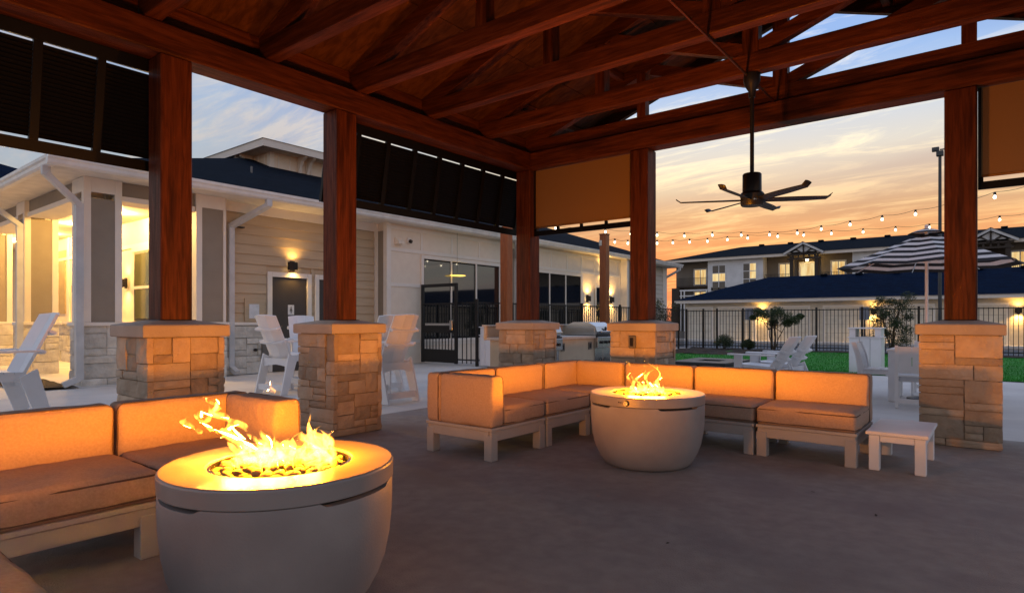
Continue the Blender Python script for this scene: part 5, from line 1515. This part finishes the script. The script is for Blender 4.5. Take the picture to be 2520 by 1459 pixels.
# balcony rails
rp = MB().box(-.02, .02, -.02, .02, 0, 1.0).mesh('baluster', 'black_metal')
for (a, b_) in ((-33.9, -29.6), (-22.5, -19.5), (-16.2, -13.0), (-8.1, -3), (.5, 2.9)):
    r_ = A_(MB().box(a, b_, AY + .38, AY + .42, 6.68, 6.72), 'balcony_rail', 'black_metal')
    for i in range(int((b_ - a) / .16)): link('baluster', rp, r_, (a + i * .16, AY + .4, 5.7))
    A_(MB().box(a, b_, AY + .3, AY + 1.59, 5.45, 5.68), 'balcony_floor', 'far_dark')
for (z0, z1) in ((4.95, 5.15), (4.25, 4.4)): A_(MB().box(-33.3, -29.52, AY - .05, AY + .06, z0, z1), 'balcony_frame', 'far_white')
for x in (-33.2, -32.75, -29.75): A_(MB().box(x, x + .16, AY - .052, AY + .058, gz, 5.14), 'balcony_post', 'far_white')
A_(MB().box(-34.5, -33.4, AY + .1, AY + 1.59, gz, 5.4), 'stair_wall', 'far_dark')


def gable(xc_, half=2.15, apex=10.15, ez=8.95):
    for s_ in (-1, 1):
        A_(MB().bar((xc_, AY - .85, apex), (xc_ + s_ * half, AY - .85, ez), .3, .24), 'gable_fascia', 'far_white')
        rb = MB(); rb.v = [(xc_, AY - 1.1, apex + .16), (xc_ + s_ * (half + .1), AY - 1.1, ez + .12), (xc_ + s_ * (half + .1), AY + 3.2, ez + .12), (xc_, AY + 4.6, apex + .16)]; rb.f = [(0, 1, 2, 3)]; A_(rb, 'gable_roof', 'shingles')
        A_(MB().box(xc_ + s_ * 1.35 - .2, xc_ + s_ * 1.35 + .2, AY - .6, AY - .2, gz, 8.7), 'gable_post', 'far_dark')
        A_(MB().bar((xc_, AY - .72, 8.85), (xc_ + s_ * .9, AY - .72, 9.5), .1, .14), 'gable_brace', 'far_dark')
    A_(MB().prism([(xc_ - 1.6, 8.9), (xc_ + 1.6, 8.9), (xc_, 9.95)], 'y', AY - .6, AY - .5), 'gable_wall', 'far_white')
    A_(MB().bar((xc_, AY - .72, 8.75), (xc_, AY - .72, 10), .1, .15), 'gable_brace', 'far_dark')
    for z in (8.85, 8.35): A_(MB().box(xc_ - 1.8, xc_ + 1.8, AY - .68, AY - .42, z - .1, z + .1), 'gable_tie', 'far_dark')
    for k in range(5): A_(MB().box(xc_ - 1.2 + k * .6 - .09, xc_ - 1.2 + k * .6 + .09, AY - .62, AY - .5, 8.46, 8.74), 'gable_peg', 'far_dark')
    A_(MB().box(xc_ - 1.14, xc_ + 1.14, AY + 1.25, AY + 1.55, gz, 8.5), 'gable_recess', 'far_dark')


gable(-17.85); gable(-.6)
pl_ = thing('entry_lamp', 'small lit lamp under the timber gable of the apartment house', 'lamp', (-17.6, AY - .1, 8.2)); MB().lathe([(0, .12), (.14, .08), (.18, 0), (.1, -.12), (0, -.16)], 12).build('globe', 'lamp_glow', pl_, True); lamp('entry_light', pl_, (0, 0, -.3), 60, WARM, .15)

# ---------------------------------------------------------------- plants
def leaf_cloud(b, centres, n, size, rnd):
    for i in range(n):
        c, r = rnd.choice(centres)
        a = Vector((rnd.gauss(0, 1), rnd.gauss(0, 1), rnd.gauss(0, 1))).normalized() * r * rnd.random() ** .45; p = Vector(c) + Vector((a.x, a.y, a.z * .8))
        d = Vector((rnd.gauss(0, 1), rnd.gauss(0, 1), rnd.gauss(0, .7))).normalized(); s_ = d.cross(Vector((rnd.gauss(0, 1), rnd.gauss(0, 1), rnd.gauss(0, 1)))).normalized(); L_ = size * rnd.uniform(.6, 1.3); w = L_ * .32
        k = len(b.v); b.v += [tuple(p - d * L_ / 2), tuple(p + s_ * w / 2), tuple(p + d * L_ / 2), tuple(p - s_ * w / 2)]; b.f.append((k, k + 1, k + 2, k + 3))


def small_tree(name, label, loc, stems, cloud, n, size, seed, cat='tree'):
    t = thing(name, label, cat, loc); rnd = random.Random(seed); b = MB()
    for (top, r0) in stems:
        P = [Vector((0, 0, 0)) + Vector((rnd.uniform(-.03, .03), rnd.uniform(-.03, .03), 0))]
        for k in range(1, 6):
            u = k / 5; P.append(Vector(top) * u + Vector((rnd.uniform(-.04, .04), rnd.uniform(-.04, .04), 0)) * math.sin(u * 3))
        b.tube(P, [r0 * (1 - .75 * i / 5) for i in range(6)], 6)
    for c, r in cloud:                                           # twigs reaching into the leaf clumps
        q = rnd.choice(stems)[0]; a = Vector(q) * .6; b.tube([a, (a + Vector(c)) / 2 + Vector((0, 0, .05)), Vector(c)], [.014, .01, .004], 5)
    b.build('trunk', 'bark', t, True); m = MB(); leaf_cloud(m, cloud, n, size, rnd); m.build('crown', 'leaf', t)
    return t


cl = [((rx, ry, rz_), r) for rx, ry, rz_, r in ((0, 0, 1.25, .34), (.42, .1, 1.2, .30), (-.38, 0, 1.3, .28), (.70, -.05, 1.1, .22), (-.62, .1, 1.42, .20), (.15, -.2, 1.42, .25), (-.1, .2, 1.0, .2), (.45, .0, 1.0, .2), (-.75, 0, 1.2, .14), (.85, .1, 1.24, .14))]
small_tree('young_tree', 'small wide-crowned young tree in front of the fence', (-6.40, 23.45, .02), [((.05, 0, 1.2), .035), ((.42, .1, 1.1), .028), ((-.35, 0, 1.25), .028), ((.1, -.1, 1.35), .022)], cl, 9000, .06, 5)
cl = [((.45 * math.sin(k * 2.4), .3 * math.cos(k * 1.7), .30 + .082 * k), .24 + .06 * math.sin(k)) for k in range(20)]
small_tree('tall_shrub', 'tall airy shrub with many upright stems by the fence', (-2.75, 23.5, .02), [((.35 * math.sin(k * 2.2), .25 * math.cos(k * 1.9), 1.75 + .12 * math.sin(k)), .016) for k in range(9)], cl, 9000, .06, 6, 'shrub')
for i, (x, y, s_, lb) in enumerate(((-8.25, 23.5, .40, 'round grey-green shrub low in the mulch bed, bigger one'), (-7.35, 23.5, .27, 'round grey-green shrub low in the mulch bed, smaller one'))):
    cl = [((s_ * .5 * math.sin(k * 2.1), s_ * .5 * math.cos(k * 1.3), s_ * (.35 + .12 * k)), s_ * .5) for k in range(7)]
    small_tree('round_shrub', lb, (x, y, .03), [((.1 * math.sin(k * 2), .1 * math.cos(k * 3), s_), .010) for k in range(4)], cl, 3600, .05, 20 + i, 'shrub')
cl = [((.35 * math.sin(k * 2.4), .35 * math.cos(k * 1.7), .5 + .10 * k), .30) for k in range(14)]
small_tree('corner_shrub', 'dark bush at the end of the clubhouse behind the outlet pillar', (-10.5, 22.9, 0), [((.2 * math.sin(k * 2.2), .2 * math.cos(k * 1.9), 1.4), .02) for k in range(5)], cl, 1600, .09, 33, 'shrub')

def dry_leaves():
    me = MB().add([(-.022, 0, .002), (-.006, -.011, .007), (.016, -.008, .003), (.026, 0, .010), (.012, .010, .004), (-.008, .010, .008)], [(0, 1, 5), (1, 2, 4, 5), (2, 3, 4)]).mesh('dry_leaf', 'leaf_dry')
    rnd = random.Random(12)
    for (x, y) in ((.25, 5.05), (.62, 5.35), (-.95, 4.35), (-.55, 4.05), (-1.3, 2.9), (.9, 6.2)):
        o = link('dry_leaf', me, None, (x, y, .001), (0, 0, rnd.uniform(0, 6.28))); k = rnd.uniform(.45, .8); o.scale = (k, k, k)
        tag(o, 'small dark dry leaf lying on the pavilion floor', 'leaf', 'dry leaves on the floor')


pm('leaf_dry', (0.06, 0.035, 0.02), None, 30, 0.8)
dry_leaves()
